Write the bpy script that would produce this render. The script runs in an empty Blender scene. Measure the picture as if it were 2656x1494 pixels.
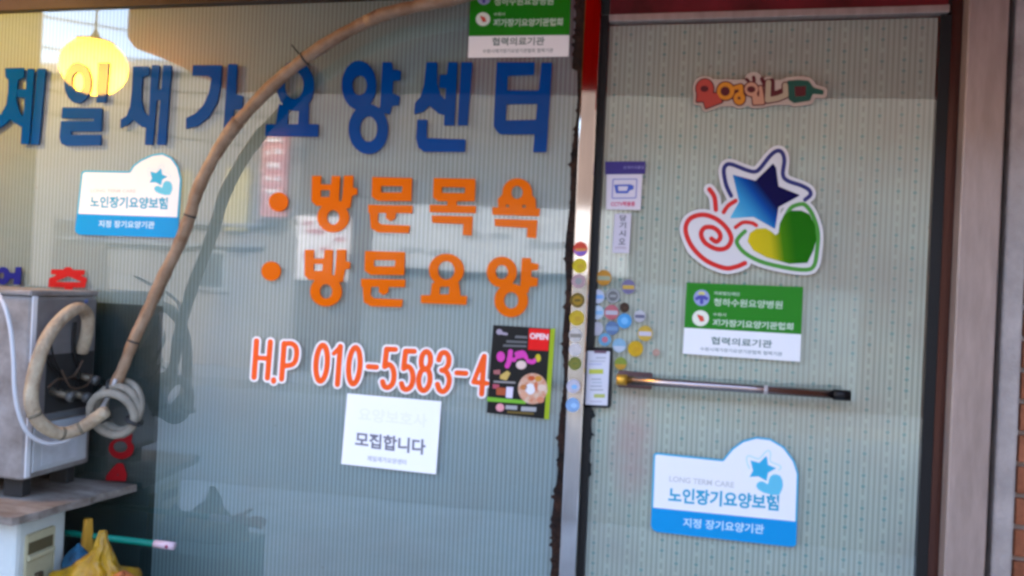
import bpy, bmesh, math, random
import numpy as np
from mathutils import Vector, Matrix
from mathutils.geometry import tessellate_polygon
random.seed(7)
SC = bpy.context.scene
COL = SC.collection
R = math.radians
# ------------------------------------------------------------------ camera
FPX, PW, PH = 2000.0, 2656.0, 1494.0
YAW, PIT, ROL = R(11.9), R(0.1), R(2.6)
CAM = np.array([0.0, -2.0, 1.30])
_f = np.array([-math.sin(YAW)*math.cos(PIT), math.cos(YAW)*math.cos(PIT), math.sin(PIT)])
_r = np.cross(_f, [0, 0, 1.0]); _r /= np.linalg.norm(_r); _u = np.cross(_r, _f)
CR = math.cos(ROL)*_r + math.sin(ROL)*_u
CU = -math.sin(ROL)*_r + math.cos(ROL)*_u
cd = bpy.data.cameras.new('camera'); cam = bpy.data.objects.new('camera', cd); COL.objects.link(cam)
cd.sensor_width = 36.0; cd.lens = 36.0*FPX/PW; cd.clip_start = 0.05; cd.clip_end = 500
M = Matrix.Identity(4)
for i in range(3):
    M[i][0], M[i][1], M[i][2], M[i][3] = CR[i], CU[i], -_f[i], CAM[i]
cam.matrix_world = M
SC.camera = cam
# ------------------------------------------------------------------ sky, sun, exposure
SUN_AZ, SUN_EL = 25.0, 38.0          # the sun stands behind the shop
w = bpy.data.worlds.new('World'); SC.world = w; w.use_nodes = True
nt = w.node_tree
sky = nt.nodes.new('ShaderNodeTexSky'); sky.sky_type = 'NISHITA'; sky.sun_disc = False
sky.sun_elevation = R(SUN_EL); sky.sun_rotation = R(SUN_AZ)
sky.air_density = 1.0; sky.dust_density = 2.5; sky.ozone_density = 1.0
bg = nt.nodes['Background']; bg.inputs[1].default_value = 0.15
nt.links.new(sky.outputs[0], bg.inputs[0])
sl = bpy.data.lights.new('sun', 'SUN'); sl.energy = 0.8; sl.angle = R(14); sl.color = (1, .95, .88)
so = bpy.data.objects.new('sun', sl); COL.objects.link(so)
sd = Vector((math.sin(R(SUN_AZ))*math.cos(R(SUN_EL)), math.cos(R(SUN_AZ))*math.cos(R(SUN_EL)), math.sin(R(SUN_EL))))
so.rotation_euler = sd.to_track_quat('Z', 'Y').to_euler(); so.location = (3, 8, 12)
SC.view_settings.view_transform = 'Standard'; SC.view_settings.look = 'None'
SC.view_settings.gamma = 1; SC.view_settings.use_curve_mapping = False
SC.view_settings.exposure = 3.65
SC.render.engine = 'CYCLES'
SC.cycles.use_denoising = True
SC.cycles.max_bounces = 8; SC.cycles.diffuse_bounces = 4; SC.cycles.glossy_bounces = 4
SC.cycles.transparent_max_bounces = 12
SC.cycles.caustics_reflective = False; SC.cycles.caustics_refractive = False
SC.cycles.filter_width = 3.0

# ------------------------------------------------------------------ pixel -> world
def ray(px, py): return _f + CR*(px-PW/2)/FPX - CU*(py-PH/2)/FPX
def PY(px, py, Y=0.0):
    d = ray(px, py); t = (Y-CAM[1])/d[1]; return Vector(CAM+t*d)
def PX(px, py, X):
    d = ray(px, py); t = (X-CAM[0])/d[0]; return Vector(CAM+t*d)
# ------------------------------------------------------------------ materials
def lin(c):
    if isinstance(c, str):
        c = tuple(int(c[i:i+2], 16)/255 for i in (0, 2, 4))
        return tuple(((v+.055)/1.055)**2.4 if v > .04045 else v/12.92 for v in c)
    return tuple(c)
MATS = {}
def mat(name, col, rough=.5, metal=0.0, var=0.0, vscale=8.0, bump=0.0, bscale=60.0, col2=None, spec=.22, emit=None, coat=0.0, aniso=None):
    if name in MATS: return MATS[name]
    m = bpy.data.materials.new(name); m.use_nodes = True; n = m.node_tree; p = n.nodes['Principled BSDF']
    c = lin(col); p.inputs['Base Color'].default_value = (*c, 1)
    p.inputs['Roughness'].default_value = rough; p.inputs['Metallic'].default_value = metal
    p.inputs['Specular IOR Level'].default_value = spec
    p.inputs['Coat Weight'].default_value = coat; p.inputs['Coat Roughness'].default_value = .04
    tc = n.nodes.new('ShaderNodeTexCoord')
    if var > 0:
        nz = n.nodes.new('ShaderNodeTexNoise'); nz.inputs['Scale'].default_value = vscale; nz.inputs['Detail'].default_value = 6; nz.inputs['Roughness'].default_value = .65
        mp = n.nodes.new('ShaderNodeMapping')
        if aniso: mp.inputs['Scale'].default_value = aniso
        n.links.new(tc.outputs['Object'], mp.inputs[0]); n.links.new(mp.outputs[0], nz.inputs[0])
        cr = n.nodes.new('ShaderNodeValToRGB'); cr.color_ramp.elements[0].position = .35; cr.color_ramp.elements[1].position = .68
        c2 = lin(col2) if col2 else tuple(v*(1-var) for v in c)
        cr.color_ramp.elements[0].color = (*c2, 1); cr.color_ramp.elements[1].color = (*c, 1)
        n.links.new(nz.outputs[0], cr.inputs[0]); n.links.new(cr.outputs[0], p.inputs['Base Color'])
    if bump > 0:
        nb = n.nodes.new('ShaderNodeTexNoise'); nb.inputs['Scale'].default_value = bscale; nb.inputs['Detail'].default_value = 4
        n.links.new(tc.outputs['Object'], nb.inputs[0])
        b = n.nodes.new('ShaderNodeBump'); b.inputs['Strength'].default_value = bump; b.inputs['Distance'].default_value = .01
        n.links.new(nb.outputs[0], b.inputs['Height']); n.links.new(b.outputs[0], p.inputs['Normal'])
    if emit:
        p.inputs['Emission Color'].default_value = (*lin(emit[0]), 1); p.inputs['Emission Strength'].default_value = emit[1]
    MATS[name] = m; return m
def math_node(n, op, a, b=None, c=None):
    x = n.nodes.new('ShaderNodeMath'); x.operation = op
    for i, v in enumerate((a, b, c)):
        if v is None: continue
        if hasattr(v, 'links'): n.links.new(v, x.inputs[i])
        else: x.inputs[i].default_value = v
    return x.outputs[0]
def glass_mat(name, ior):
    m = bpy.data.materials.new(name); m.use_nodes = True; n = m.node_tree; n.nodes.clear()
    out = n.nodes.new('ShaderNodeOutputMaterial'); mx = n.nodes.new('ShaderNodeMixShader')
    tr = n.nodes.new('ShaderNodeBsdfTransparent'); tr.inputs[0].default_value = (.93, .96, .95, 1)
    gl = n.nodes.new('ShaderNodeBsdfGlossy'); gl.inputs['Roughness'].default_value = .035
    fr = n.nodes.new('ShaderNodeFresnel'); fr.inputs[0].default_value = ior     # both faces of the pane in one
    ge = n.nodes.new('ShaderNodeNewGeometry')
    fac = math_node(n, 'MULTIPLY', fr.outputs[0], math_node(n, 'SUBTRACT', 1.0, ge.outputs['Backfacing']))
    tc = n.nodes.new('ShaderNodeTexCoord'); nz = n.nodes.new('ShaderNodeTexNoise'); nz.inputs['Scale'].default_value = 3.0; nz.inputs['Detail'].default_value = 1
    n.links.new(tc.outputs['Object'], nz.inputs[0])
    b = n.nodes.new('ShaderNodeBump'); b.inputs['Strength'].default_value = .05; b.inputs['Distance'].default_value = .01
    n.links.new(nz.outputs[0], b.inputs['Height']); n.links.new(b.outputs[0], gl.inputs['Normal'])
    n.links.new(fac, mx.inputs[0]); n.links.new(tr.outputs[0], mx.inputs[1]); n.links.new(gl.outputs[0], mx.inputs[2]); n.links.new(mx.outputs[0], out.inputs[0])
    return m
def film_mat(name, light, dark, dotted):
    """striped privacy film: printed vertical stripes 12.4 mm apart; on the door some columns are dashed, with teal dots"""
    m = bpy.data.materials.new(name); m.use_nodes = True; n = m.node_tree; p = n.nodes['Principled BSDF']
    p.inputs['Roughness'].default_value = .55
    tc = n.nodes.new('ShaderNodeTexCoord'); sx = n.nodes.new('ShaderNodeSeparateXYZ'); n.links.new(tc.outputs['Object'], sx.inputs[0])
    u = math_node(n, 'DIVIDE', sx.outputs[0], .0124)
    fx = math_node(n, 'FRACT', u); ci = math_node(n, 'FLOOR', u)
    tri = math_node(n, 'ABSOLUTE', math_node(n, 'SUBTRACT', fx, .5))            # 0 at the stripe centre
    stripe = n.nodes.new('ShaderNodeMapRange'); stripe.interpolation_type = 'SMOOTHSTEP'
    stripe.inputs['From Min'].default_value = .17; stripe.inputs['From Max'].default_value = .30; stripe.inputs['To Min'].default_value = 1; stripe.inputs['To Max'].default_value = 0
    n.links.new(tri, stripe.inputs[0]); fac = stripe.outputs[0]
    if dotted:
        md = math_node(n, 'MODULO', math_node(n, 'ADD', ci, 700.0), 7.0)
        isd = math_node(n, 'ADD', math_node(n, 'COMPARE', md, 1.0, .4), math_node(n, 'COMPARE', md, 4.0, .4))
        v = math_node(n, 'ADD', math_node(n, 'DIVIDE', sx.outputs[1], .0265), math_node(n, 'MULTIPLY', md, .37))
        fz = math_node(n, 'FRACT', v); cz = math_node(n, 'FLOOR', v)
        gap = math_node(n, 'LESS_THAN', fz, .42)
        fac = math_node(n, 'MULTIPLY', fac, math_node(n, 'SUBTRACT', 1.0, math_node(n, 'MULTIPLY', isd, math_node(n, 'MULTIPLY', gap, .9))))
    mx = n.nodes.new('ShaderNodeMixRGB'); mx.inputs[1].default_value = (*light, 1); mx.inputs[2].default_value = (*dark, 1)
    n.links.new(fac, mx.inputs[0]); colr = mx.outputs[0]
    if dotted:
        cv = n.nodes.new('ShaderNodeCombineXYZ'); n.links.new(ci, cv.inputs[0]); n.links.new(cz, cv.inputs[1])
        wn = n.nodes.new('ShaderNodeTexWhiteNoise'); wn.noise_dimensions = '2D'; n.links.new(cv.outputs[0], wn.inputs[0])
        dsel = math_node(n, 'GREATER_THAN', wn.outputs[0], .40)
        dz = math_node(n, 'MULTIPLY', math_node(n, 'SUBTRACT', fz, .2), .0265); dx = math_node(n, 'MULTIPLY', math_node(n, 'SUBTRACT', fx, .5), .0124)
        rr = math_node(n, 'SQRT', math_node(n, 'ADD', math_node(n, 'MULTIPLY', dz, dz), math_node(n, 'MULTIPLY', dx, dx)))
        dot = math_node(n, 'MULTIPLY', math_node(n, 'MULTIPLY', math_node(n, 'LESS_THAN', rr, .0044), dsel), isd)
        m2 = n.nodes.new('ShaderNodeMixRGB'); m2.inputs[2].default_value = (.05, .22, .21, 1)
        n.links.new(math_node(n, 'MULTIPLY', dot, .75), m2.inputs[0]); n.links.new(colr, m2.inputs[1]); colr = m2.outputs[0]
    # grime: rubbed-off rust-pink haze and brown specks
    nz = n.nodes.new('ShaderNodeTexNoise'); nz.inputs['Scale'].default_value = 2.3; nz.inputs['Detail'].default_value = 5; n.links.new(tc.outputs['Object'], nz.inputs[0])
    mr = n.nodes.new('ShaderNodeMapRange'); mr.inputs['From Min'].default_value = .48; mr.inputs['From Max'].default_value = .75; mr.inputs['To Max'].default_value = .55; n.links.new(nz.outputs[0], mr.inputs[0])
    m3 = n.nodes.new('ShaderNodeMixRGB'); m3.inputs[2].default_value = (.29, .22, .19, 1) if dotted else (.20, .185, .17, 1); n.links.new(mr.outputs[0], m3.inputs[0]); n.links.new(colr, m3.inputs[1])
    n2 = n.nodes.new('ShaderNodeTexNoise'); n2.inputs['Scale'].default_value = 26; n2.inputs['Detail'].default_value = 3; n.links.new(tc.outputs['Object'], n2.inputs[0])
    m4r = n.nodes.new('ShaderNodeMapRange'); m4r.inputs['From Min'].default_value = .73; m4r.inputs['From Max'].default_value = .77; m4r.inputs['To Max'].default_value = .6; n.links.new(n2.outputs[0], m4r.inputs[0])
    m4 = n.nodes.new('ShaderNodeMixRGB'); m4.inputs[2].default_value = (.09, .05, .03, 1); n.links.new(m4r.outputs[0], m4.inputs[0]); n.links.new(m3.outputs[0], m4.inputs[1])
    last = m4.outputs[0]
    if dotted:                                             # a rubbed pinkish paint stain below the handle
        ex = math_node(n, 'DIVIDE', math_node(n, 'SUBTRACT', sx.outputs[0], .105), .07); ey = math_node(n, 'DIVIDE', math_node(n, 'SUBTRACT', sx.outputs[1], .90), .17)
        dd_ = math_node(n, 'ADD', math_node(n, 'MULTIPLY', ex, ex), math_node(n, 'MULTIPLY', ey, ey))
        n5 = n.nodes.new('ShaderNodeTexNoise'); n5.inputs['Scale'].default_value = 11; n5.inputs['Detail'].default_value = 6; n.links.new(tc.outputs['Object'], n5.inputs[0])
        k5 = math_node(n, 'MULTIPLY', math_node(n, 'MAXIMUM', math_node(n, 'SUBTRACT', 1.0, dd_), 0.0), n5.outputs[0])
        m5 = n.nodes.new('ShaderNodeMixRGB'); m5.inputs[2].default_value = (.50, .20, .19, 1); n.links.new(k5, m5.inputs[0]); n.links.new(last, m5.inputs[1]); last = m5.outputs[0]
    n.links.new(last, p.inputs['Base Color'])
    return m
def grad_mat(name, p0, p1, stops, rough=.25):
    """printed colour gradient between two local points"""
    m = bpy.data.materials.new(name); m.use_nodes = True; n = m.node_tree; p = n.nodes['Principled BSDF']; p.inputs['Roughness'].default_value = rough; p.inputs['Specular IOR Level'].default_value = .1
    tc = n.nodes.new('ShaderNodeTexCoord'); sx = n.nodes.new('ShaderNodeSeparateXYZ'); n.links.new(tc.outputs['Object'], sx.inputs[0])
    dx, dy = p1[0]-p0[0], p1[1]-p0[1]; L = dx*dx+dy*dy
    t = math_node(n, 'ADD', math_node(n, 'MULTIPLY', sx.outputs[0], dx/L), math_node(n, 'MULTIPLY', sx.outputs[1], dy/L))
    t = math_node(n, 'SUBTRACT', t, (p0[0]*dx+p0[1]*dy)/L)
    cr = n.nodes.new('ShaderNodeValToRGB'); e = cr.color_ramp.elements
    while len(e) < len(stops): e.new(.5)
    for k, (pos, c) in enumerate(stops): e[k].position = pos; e[k].color = (*lin(c), 1)
    n.links.new(t, cr.inputs[0]); n.links.new(cr.outputs[0], p.inputs['Base Color']); return m
GLASS = glass_mat('door_glass', 2.0)
GLASS_W = glass_mat('reflective_window_glass', 2.15)
# ------------------------------------------------------------------ object helpers
def props(o, label=None, cat=None, group=None, kind=None):
    for k, v in (('label', label), ('category', cat), ('group', group), ('kind', kind)):
        if v: o[k] = v
    return o
def link(name, me, m=None, parent=None):
    o = bpy.data.objects.new(name, me); COL.objects.link(o)
    if m: me.materials.append(m)
    if parent: o.parent = parent
    return o
def thing(name, label, cat, loc=(0, 0, 0), rot=(0, 0, 0), group=None):
    o = bpy.data.objects.new(name, None); COL.objects.link(o); o.location = loc; o.rotation_euler = rot; o.empty_display_size = .05
    return props(o, label, cat, group)
def front(name, label, cat, px, py, Y=0.0, group=None):
    """an Empty on the shop front (local x right, y up, z towards the street) at a photo point"""
    p = PY(px, py, Y); return thing(name, label, cat, p, (math.pi/2, 0, 0), group)
def bm_obj(name, bm, m, parent=None, smooth=False, loc=None):
    me = bpy.data.meshes.new(name); bmesh.ops.recalc_face_normals(bm, faces=bm.faces); bm.to_mesh(me); bm.free()
    if smooth:
        for f in me.polygons: f.use_smooth = True
    o = link(name, me, m, parent)
    if loc: o.location = loc
    return o
def add_box(bm, x0, x1, y0, y1, z0, z1, bev=0.0):
    r = bmesh.ops.create_cube(bm, size=1.0)
    for v in r['verts']: v.co = Vector(((x0+x1)/2+v.co.x*(x1-x0), (y0+y1)/2+v.co.y*(y1-y0), (z0+z1)/2+v.co.z*(z1-z0)))
    if bev > 0:
        es = list({e for v in r['verts'] for e in v.link_edges})
        bmesh.ops.bevel(bm, geom=es, offset=bev, segments=2, affect='EDGES', profile=.5)
def box(name, b, m, parent=None, bev=0.0):
    bm = bmesh.new(); add_box(bm, *b, bev); return bm_obj(name, bm, m, parent)
def catmull(pts, n=8, closed=False):
    P = [Vector(p) for p in pts]; out = []; N = len(P)
    for i in range(N if closed else N-1):
        a, b, c, d = (P[(i+k-1) % N] if closed else P[min(max(i+k-1, 0), N-1)] for k in range(4))
        for s in range(n):
            t = s/n; out.append(.5*((2*b)+(c-a)*t+(2*a-5*b+4*c-d)*t*t+(3*b-a-3*c+d)*t**3))
    if not closed: out.append(P[-1])
    return out
def add_tube(bm, pts, r, seg=10, caps=True, closed=False):
    pts = [Vector(p) for p in pts]; N = len(pts); rings = []
    up = Vector((0.13, .3, .95))
    for i, p in enumerate(pts):
        t = (pts[(i+1) % N]-pts[i-1]) if closed else (pts[min(i+1, N-1)]-pts[max(i-1, 0)])
        t.normalize(); a = t.cross(up)
        if a.length < 1e-3: a = t.cross(Vector((1, 0, 0)))
        a.normalize(); b = t.cross(a); b.normalize(); up = -b if (-b).dot(up) > 0 else b
        a = t.cross(up).normalized(); b = up
        rr = r[i] if isinstance(r, (list, tuple)) else r
        rings.append([bm.verts.new(p+a*math.cos(2*math.pi*k/seg)*rr+b*math.sin(2*math.pi*k/seg)*rr) for k in range(seg)])
    for i in range(N if closed else N-1):
        A, B = rings[i], rings[(i+1) % N]
        for k in range(seg): bm.faces.new((A[k], A[(k+1) % seg], B[(k+1) % seg], B[k]))
    if caps and not closed: bm.faces.new(rings[0]); bm.faces.new(rings[-1])
def tube(name, pts, r, m, parent=None, seg=10, closed=False):
    bm = bmesh.new(); add_tube(bm, pts, r, seg, True, closed); return bm_obj(name, bm, m, parent, True)
def lathe(name, prof, m, parent=None, seg=32, axis='z', loc=(0, 0, 0)):
    bm = bmesh.new(); rings = []
    for (rr, h) in prof:
        ring = []
        for k in range(seg):
            a = 2*math.pi*k/seg; c, s = math.cos(a)*rr, math.sin(a)*rr
            co = {'z': (c, s, h), 'y': (c, h, s), 'x': (h, c, s)}[axis]; ring.append(bm.verts.new(co))
        rings.append(ring)
    for i in range(len(rings)-1):
        for k in range(seg): bm.faces.new((rings[i][k], rings[i][(k+1) % seg], rings[i+1][(k+1) % seg], rings[i+1][k]))
    bm.faces.new(rings[0]); bm.faces.new(rings[-1])
    return bm_obj(name, bm, m, parent, True, loc)
# ------------------------------------------------------------------ cut shapes: union of primitives -> contours
def sd_poly(X, Y, pts):
    pts = np.array(pts, float); d = np.full(X.shape, 1e18); s = np.ones(X.shape); N = len(pts)
    for i in range(N):
        a, b = pts[i], pts[i-1]; e = b-a; wx, wy = X-a[0], Y-a[1]
        t = np.clip((wx*e[0]+wy*e[1])/(e@e+1e-12), 0, 1); dx, dy = wx-e[0]*t, wy-e[1]*t
        d = np.minimum(d, dx*dx+dy*dy)
        c1, c2, c3 = Y >= a[1], Y < b[1], e[0]*wy > e[1]*wx
        s = np.where((c1 & c2 & c3) | (~c1 & ~c2 & ~c3), -s, s)
    return s*np.sqrt(d)
def sd_line(X, Y, pts, r):
    d = np.full(X.shape, 1e18)
    for i in range(len(pts)-1):
        a, b = np.array(pts[i][:2], float), np.array(pts[i+1][:2], float); e = b-a
        wx, wy = X-a[0], Y-a[1]; t = np.clip((wx*e[0]+wy*e[1])/(e@e+1e-12), 0, 1)
        d = np.minimum(d, (wx-e[0]*t)**2+(wy-e[1]*t)**2)
    return np.sqrt(d)-r
def sd_ell(X, Y, cx, cy, rx, ry):
    x, y = X-cx, Y-cy; k0 = np.hypot(x/rx, y/ry); k1 = np.hypot(x/rx**2, y/ry**2)
    return np.where(k1 < 1e-9, -min(rx, ry), k0*(k0-1)/np.maximum(k1, 1e-9))
def sdf(X, Y, prims):
    D = np.full(X.shape, 1e9)
    for pr in prims:
        k = pr[0]; kl = k.lower()
        if kl == 'p': d = sd_poly(X, Y, pr[1])-(pr[2] if len(pr) > 2 else 0)
        elif kl == 'e': d = sd_ell(X, Y, *pr[1:5])
        elif kl == 's': d = sd_line(X, Y, pr[1], pr[2])
        elif kl == 'c': d = sd_line(X, Y, [tuple(v)[:2] for v in catmull([(a, b, 0) for a, b in pr[1]], 8)], pr[2])
        D = np.minimum(D, d) if k.islower() else np.maximum(D, -d)
    return D
def bounds(prims):
    xs, ys = [], []
    for pr in prims:
        if not pr[0].islower(): continue
        if pr[0] == 'e': xs += [pr[1]-pr[3], pr[1]+pr[3]]; ys += [pr[2]-pr[4], pr[2]+pr[4]]
        else:
            e = pr[2] if len(pr) > 2 else 0
            xs += [q[0]-e for q in pr[1]]+[q[0]+e for q in pr[1]]; ys += [q[1]-e for q in pr[1]]+[q[1]+e for q in pr[1]]
    return min(xs), max(xs), min(ys), max(ys)
def rdp(pts, eps):
    if len(pts) < 3: return pts
    a, b = np.array(pts[0]), np.array(pts[-1]); e = b-a; L = np.hypot(*e); q = np.array(pts)-a
    d = np.abs(q[:, 0]*e[1]-q[:, 1]*e[0])/L if L > 1e-9 else np.hypot(q[:, 0], q[:, 1])
    i = int(np.argmax(d))
    if d[i] > eps: return rdp(pts[:i+1], eps)[:-1]+rdp(pts[i:], eps)
    return [pts[0], pts[-1]]
def contours(prims, step, offset=0.0, rnd=0.0):
    x0, x1, y0, y1 = bounds(prims); g = abs(offset)+rnd+3*step
    xs = np.arange(x0-g, x1+g, step); ys = np.arange(y0-g, y1+g, step); X, Y = np.meshgrid(xs, ys)
    D = sdf(X, Y, prims)-offset
    if rnd > 0:                                            # soften the corners
        k = max(1, int(rnd/step))
        for _ in range(2):
            for ax in (0, 1):
                D = sum(np.roll(D, s, ax) for s in range(-k, k+1))/(2*k+1)
    D = np.where(np.abs(D) < 1e-6, 1e-6, D); S = D < 0; nxt = {}
    def pt(key):
        j, i, h = key
        if h: a, b = D[j, i], D[j, i+1]; t = a/(a-b); return (xs[i]+t*step, ys[j])
        a, b = D[j, i], D[j+1, i]; t = a/(a-b); return (xs[i], ys[j]+t*step)
    c = S[:-1, :-1].astype(int)+2*S[:-1, 1:]+4*S[1:, 1:]+8*S[1:, :-1]
    T = {1: [('L', 'T')], 2: [('T', 'Rr')], 3: [('L', 'Rr')], 4: [('Rr', 'B')], 5: [('L', 'T'), ('Rr', 'B')], 6: [('T', 'B')], 7: [('L', 'B')], 8: [('B', 'L')], 9: [('B', 'T')], 10: [('T', 'Rr'), ('B', 'L')], 11: [('B', 'Rr')], 12: [('Rr', 'L')], 13: [('Rr', 'T')], 14: [('T', 'L')]}
    for j, i in zip(*np.where((c > 0) & (c < 15))):
        E = {'T': (j, i, 1), 'B': (j+1, i, 1), 'L': (j, i, 0), 'Rr': (j, i+1, 0)}
        for a, b in T[int(c[j, i])]: nxt[E[a]] = E[b]
    out = []
    while nxt:
        k0, k = next(iter(nxt.items())); loop = [k0]; del nxt[k0]
        while k != k0 and k in nxt: loop.append(k); k = nxt.pop(k)
        pts = [pt(q) for q in loop]
        if len(pts) < 6: continue
        h = len(pts)//2; s = rdp(pts[:h+1], step*.18)[:-1]+rdp(pts[h:]+[pts[0]], step*.18)[:-1]
        if len(s) >= 3: out.append(s)
    return out
def prism(bm, loops, z0, z1):
    def inside(p, l):
        c = False
        for i in range(len(l)):
            (x1, y1), (x2, y2) = l[i], l[i-1]
            if (y1 > p[1]) != (y2 > p[1]) and p[0] < (x2-x1)*(p[1]-y1)/(y2-y1)+x1: c = not c
        return c
    depth = [sum(inside(l[0], k) for k in loops if k is not l) for l in loops]
    V3 = [[Vector((x, y, 0)) for x, y in l] for l in loops]; flat = [p for l in V3 for p in l]
    start = [sum(len(k) for k in loops[:i]) for i in range(len(loops))]; tris = []
    for i, l in enumerate(loops):
        if depth[i] % 2: continue
        grp = [i]+[j for j, k in enumerate(loops) if depth[j] == depth[i]+1 and inside(k[0], l)]
        ix = [start[g]+q for g in grp for q in range(len(loops[g]))]
        tris += [[ix[q] for q in t] for t in tessellate_polygon([V3[g] for g in grp])]
    F = [bm.verts.new((p.x, p.y, z1)) for p in flat]; B = [bm.verts.new((p.x, p.y, z0)) for p in flat]
    for t in tris:
        for S, o in ((F, 1), (B, -1)):
            try: bm.faces.new([S[i] for i in t][::o])
            except ValueError: pass
    k = 0
    for l in loops:
        n = len(l)
        for i in range(n):
            try: bm.faces.new((F[k+i], F[k+(i+1) % n], B[k+(i+1) % n], B[k+i]))
            except ValueError: pass
        k += n
def zoomer(x0, y0, f): return lambda p: (x0+p[0]*f, y0+p[1]*f)
def plate(name, prims, Z, m, parent=None, z0=0.0, z1=.003, Y=0.0, offset=0.0, step=None, rnd=0.0, f=1.0, root=None):
    """cut-out plate from primitives in photo/zoom coordinates; if root/parent is None it becomes its own object on the front"""
    step = step or .9/f
    loops = contours(prims, step, offset, rnd)
    W = [[PY(*Z(p), Y) for p in l] for l in loops]
    if parent is not None: o0 = parent.location if parent.parent is None else parent.parent.location
    else:
        xs = [p.x for l in W for p in l]; zs = [p.z for l in W for p in l]; o0 = Vector(((min(xs)+max(xs))/2, Y, min(zs)))
    bm = bmesh.new(); prism(bm, [[(p.x-o0.x, p.z-o0.z) for p in l] for l in W], z0, z1)
    o = bm_obj(name, bm, m, parent)
    if parent is None: o.location = o0; o.rotation_euler = (math.pi/2, 0, 0)
    return o
FC = bpy.data.curves.new('lettering', 'FONT')
FO = bpy.data.objects.new('lettering', FC)
def text(name, body, a, b, hpx, m, parent, z, Y=0.0, bold=.02, vertical=False):
    """flat lettering fitted between photo points a (left middle) and b (right middle), hpx pixels high"""
    COL.objects.link(FO); FC.body = body; FC.offset = bold; FC.resolution_u = 3; FC.align_x = 'LEFT'; FC.space_line = .95
    dg = bpy.context.evaluated_depsgraph_get(); dg.update()
    me = bpy.data.meshes.new_from_object(FO.evaluated_get(dg)); COL.objects.unlink(FO)
    co = np.array([v.co[:] for v in me.vertices]); mn, mx = co.min(0), co.max(0)
    A, B = PY(*a, Y), PY(*b, Y); Tp, Bt = PY((a[0]+b[0])/2, (a[1]+b[1])/2-hpx/2, Y), PY((a[0]+b[0])/2, (a[1]+b[1])/2+hpx/2, Y)
    o0 = parent.location
    ex, ey = np.array([B.x-A.x, B.z-A.z]), np.array([0, Tp.z-Bt.z])
    for v in me.vertices:
        s, t = (v.co.x-mn[0])/(mx[0]-mn[0]), (v.co.y-mn[1])/(mx[1]-mn[1])-.5
        q = np.array([A.x-o0.x, A.z-o0.z])+ex*s+ey*t; v.co = (q[0], q[1], z)
    me.name = name; return link(name, me, m, parent)
def quad(name, pts, m, parent, z0, z1, Y=0.0, rnd=0.0):
    """plate with straight edges through photo points"""
    if rnd: return plate(name, [('p', pts, 0)], lambda p: p, m, parent, z0, z1, Y, step=.8, rnd=rnd)
    o0 = parent.location; bm = bmesh.new(); W = [PY(*p, Y) for p in pts]
    prism(bm, [[(p.x-o0.x, p.z-o0.z) for p in W]], z0, z1); return bm_obj(name, bm, m, parent)
ID = lambda p: p

# ================================================================== SETTING
M_pave = mat('pavement_blocks', (.41, .44, .45), .85, var=.35, vscale=5, bump=.3, bscale=40)
M_asph = mat('worn_concrete_road', (.25, .262, .268), .9, var=.3, vscale=9, bump=.4, bscale=120)
M_kerb = mat('kerb_stone', (.25, .25, .25), .8, var=.3, vscale=7)
def sheet(name, x0, x1, y0, y1, z, m):
    bm = bmesh.new(); v = [bm.verts.new(c) for c in ((x0, y0, z), (x1, y0, z), (x1, y1, z), (x0, y1, z))]; bm.faces.new(v)
    return props(bm_obj(name, bm, m), kind='structure')
sheet('ground', -120, 120, -120, 120, -.14, mat('bare_ground', (.2, .19, .17), .95, var=.3, vscale=.5))
props(box('pavement', (-40, 40, -2.4, .9, -.13, 0), M_pave), kind='structure')
props(box('kerb', (-40, 40, -2.55, -2.402, -.13, .006), M_kerb, bev=.01), kind='structure')
props(box('road', (-60, 60, -6.8, -2.552, -.135, -.11), M_asph), kind='structure')
props(box('far_pavement', (-40, 40, -8.3, -6.802, -.13, .01), M_kerb), kind='structure')

# ------------------------------------------------------------------ the shop building
M_brick = mat('red_brick', (.40, .13, .06), .85, var=.45, vscale=14, bump=.5, bscale=90)
M_render = mat('cement_render', (.50, .42, .37), .85, var=.3, vscale=9, bump=.35, bscale=70)
M_wall = mat('upper_wall', (.30, .22, .18), .85, var=.3, vscale=4)
M_dark = mat('dark_rubber', (.012, .012, .012), .5)
M_steel = mat('stainless_steel', (.50, .47, .45), .07, metal=1.0, var=.25, vscale=6, aniso=(6, 1, .6))
M_alu = mat('aluminium_frame', (.42, .32, .27), .42, metal=.25, var=.25, vscale=8, aniso=(5, 1, .7))
bld = thing('shop_building', 'shop building with red brick pier and deep red canopy over its glazed front', 'building', (0, .3, 0))
def bpart(name, b, m, parent=bld, bev=0.0):
    x0, x1, y0, y1, z0, z1 = b; return box(name, (x0, x1, y0-.3, y1-.3, z0, z1), m, parent, bev)
bpart('wall', (-6, 5, .25, 7, 2.75, 6.2), M_wall)
bpart('wall', (-6, 5, 1.2, 7, 0, 2.748), mat('room_wall', (.25, .24, .22), .9))
bpart('lintel', (-6, 5, .02, .249, 2.30, 2.9), mat('lintel_paint', (.20, .10, .07), .7, var=.4, vscale=6))
bpart('plinth', (-6, -.30, .02, .25, 0, .22), M_render)
bpart('side_wall', (-6, -3.4, .02, 1.19, .221, 2.299), M_wall)
pier = bpart('pier', (.792, 1.9, .012, .24, 0, 2.299), M_render)
ppt = pier
bw, bh, jt = .198, .062, .011
bme = None
rr = 0; zc = .004
while zc < 2.28:
    off = (rr % 2)*(bw+jt)/2
    for k in range(6):
        x0 = .797+k*(bw+jt)-off; x1 = x0+bw; x0 = max(x0, .797); x1 = min(x1, 1.895)
        if x1-x0 < .03: continue
        o = box('brick', (x0, x1, -.3-.004+random.uniform(-.002, .002), -.3+.011, zc, zc+bh), M_brick, pier, .003)
    zc += bh+jt; rr += 1
strip = bpart('render_strip', (.747, .7915, -.012, .05, 0, 2.299), M_render, bld, .006)

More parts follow.
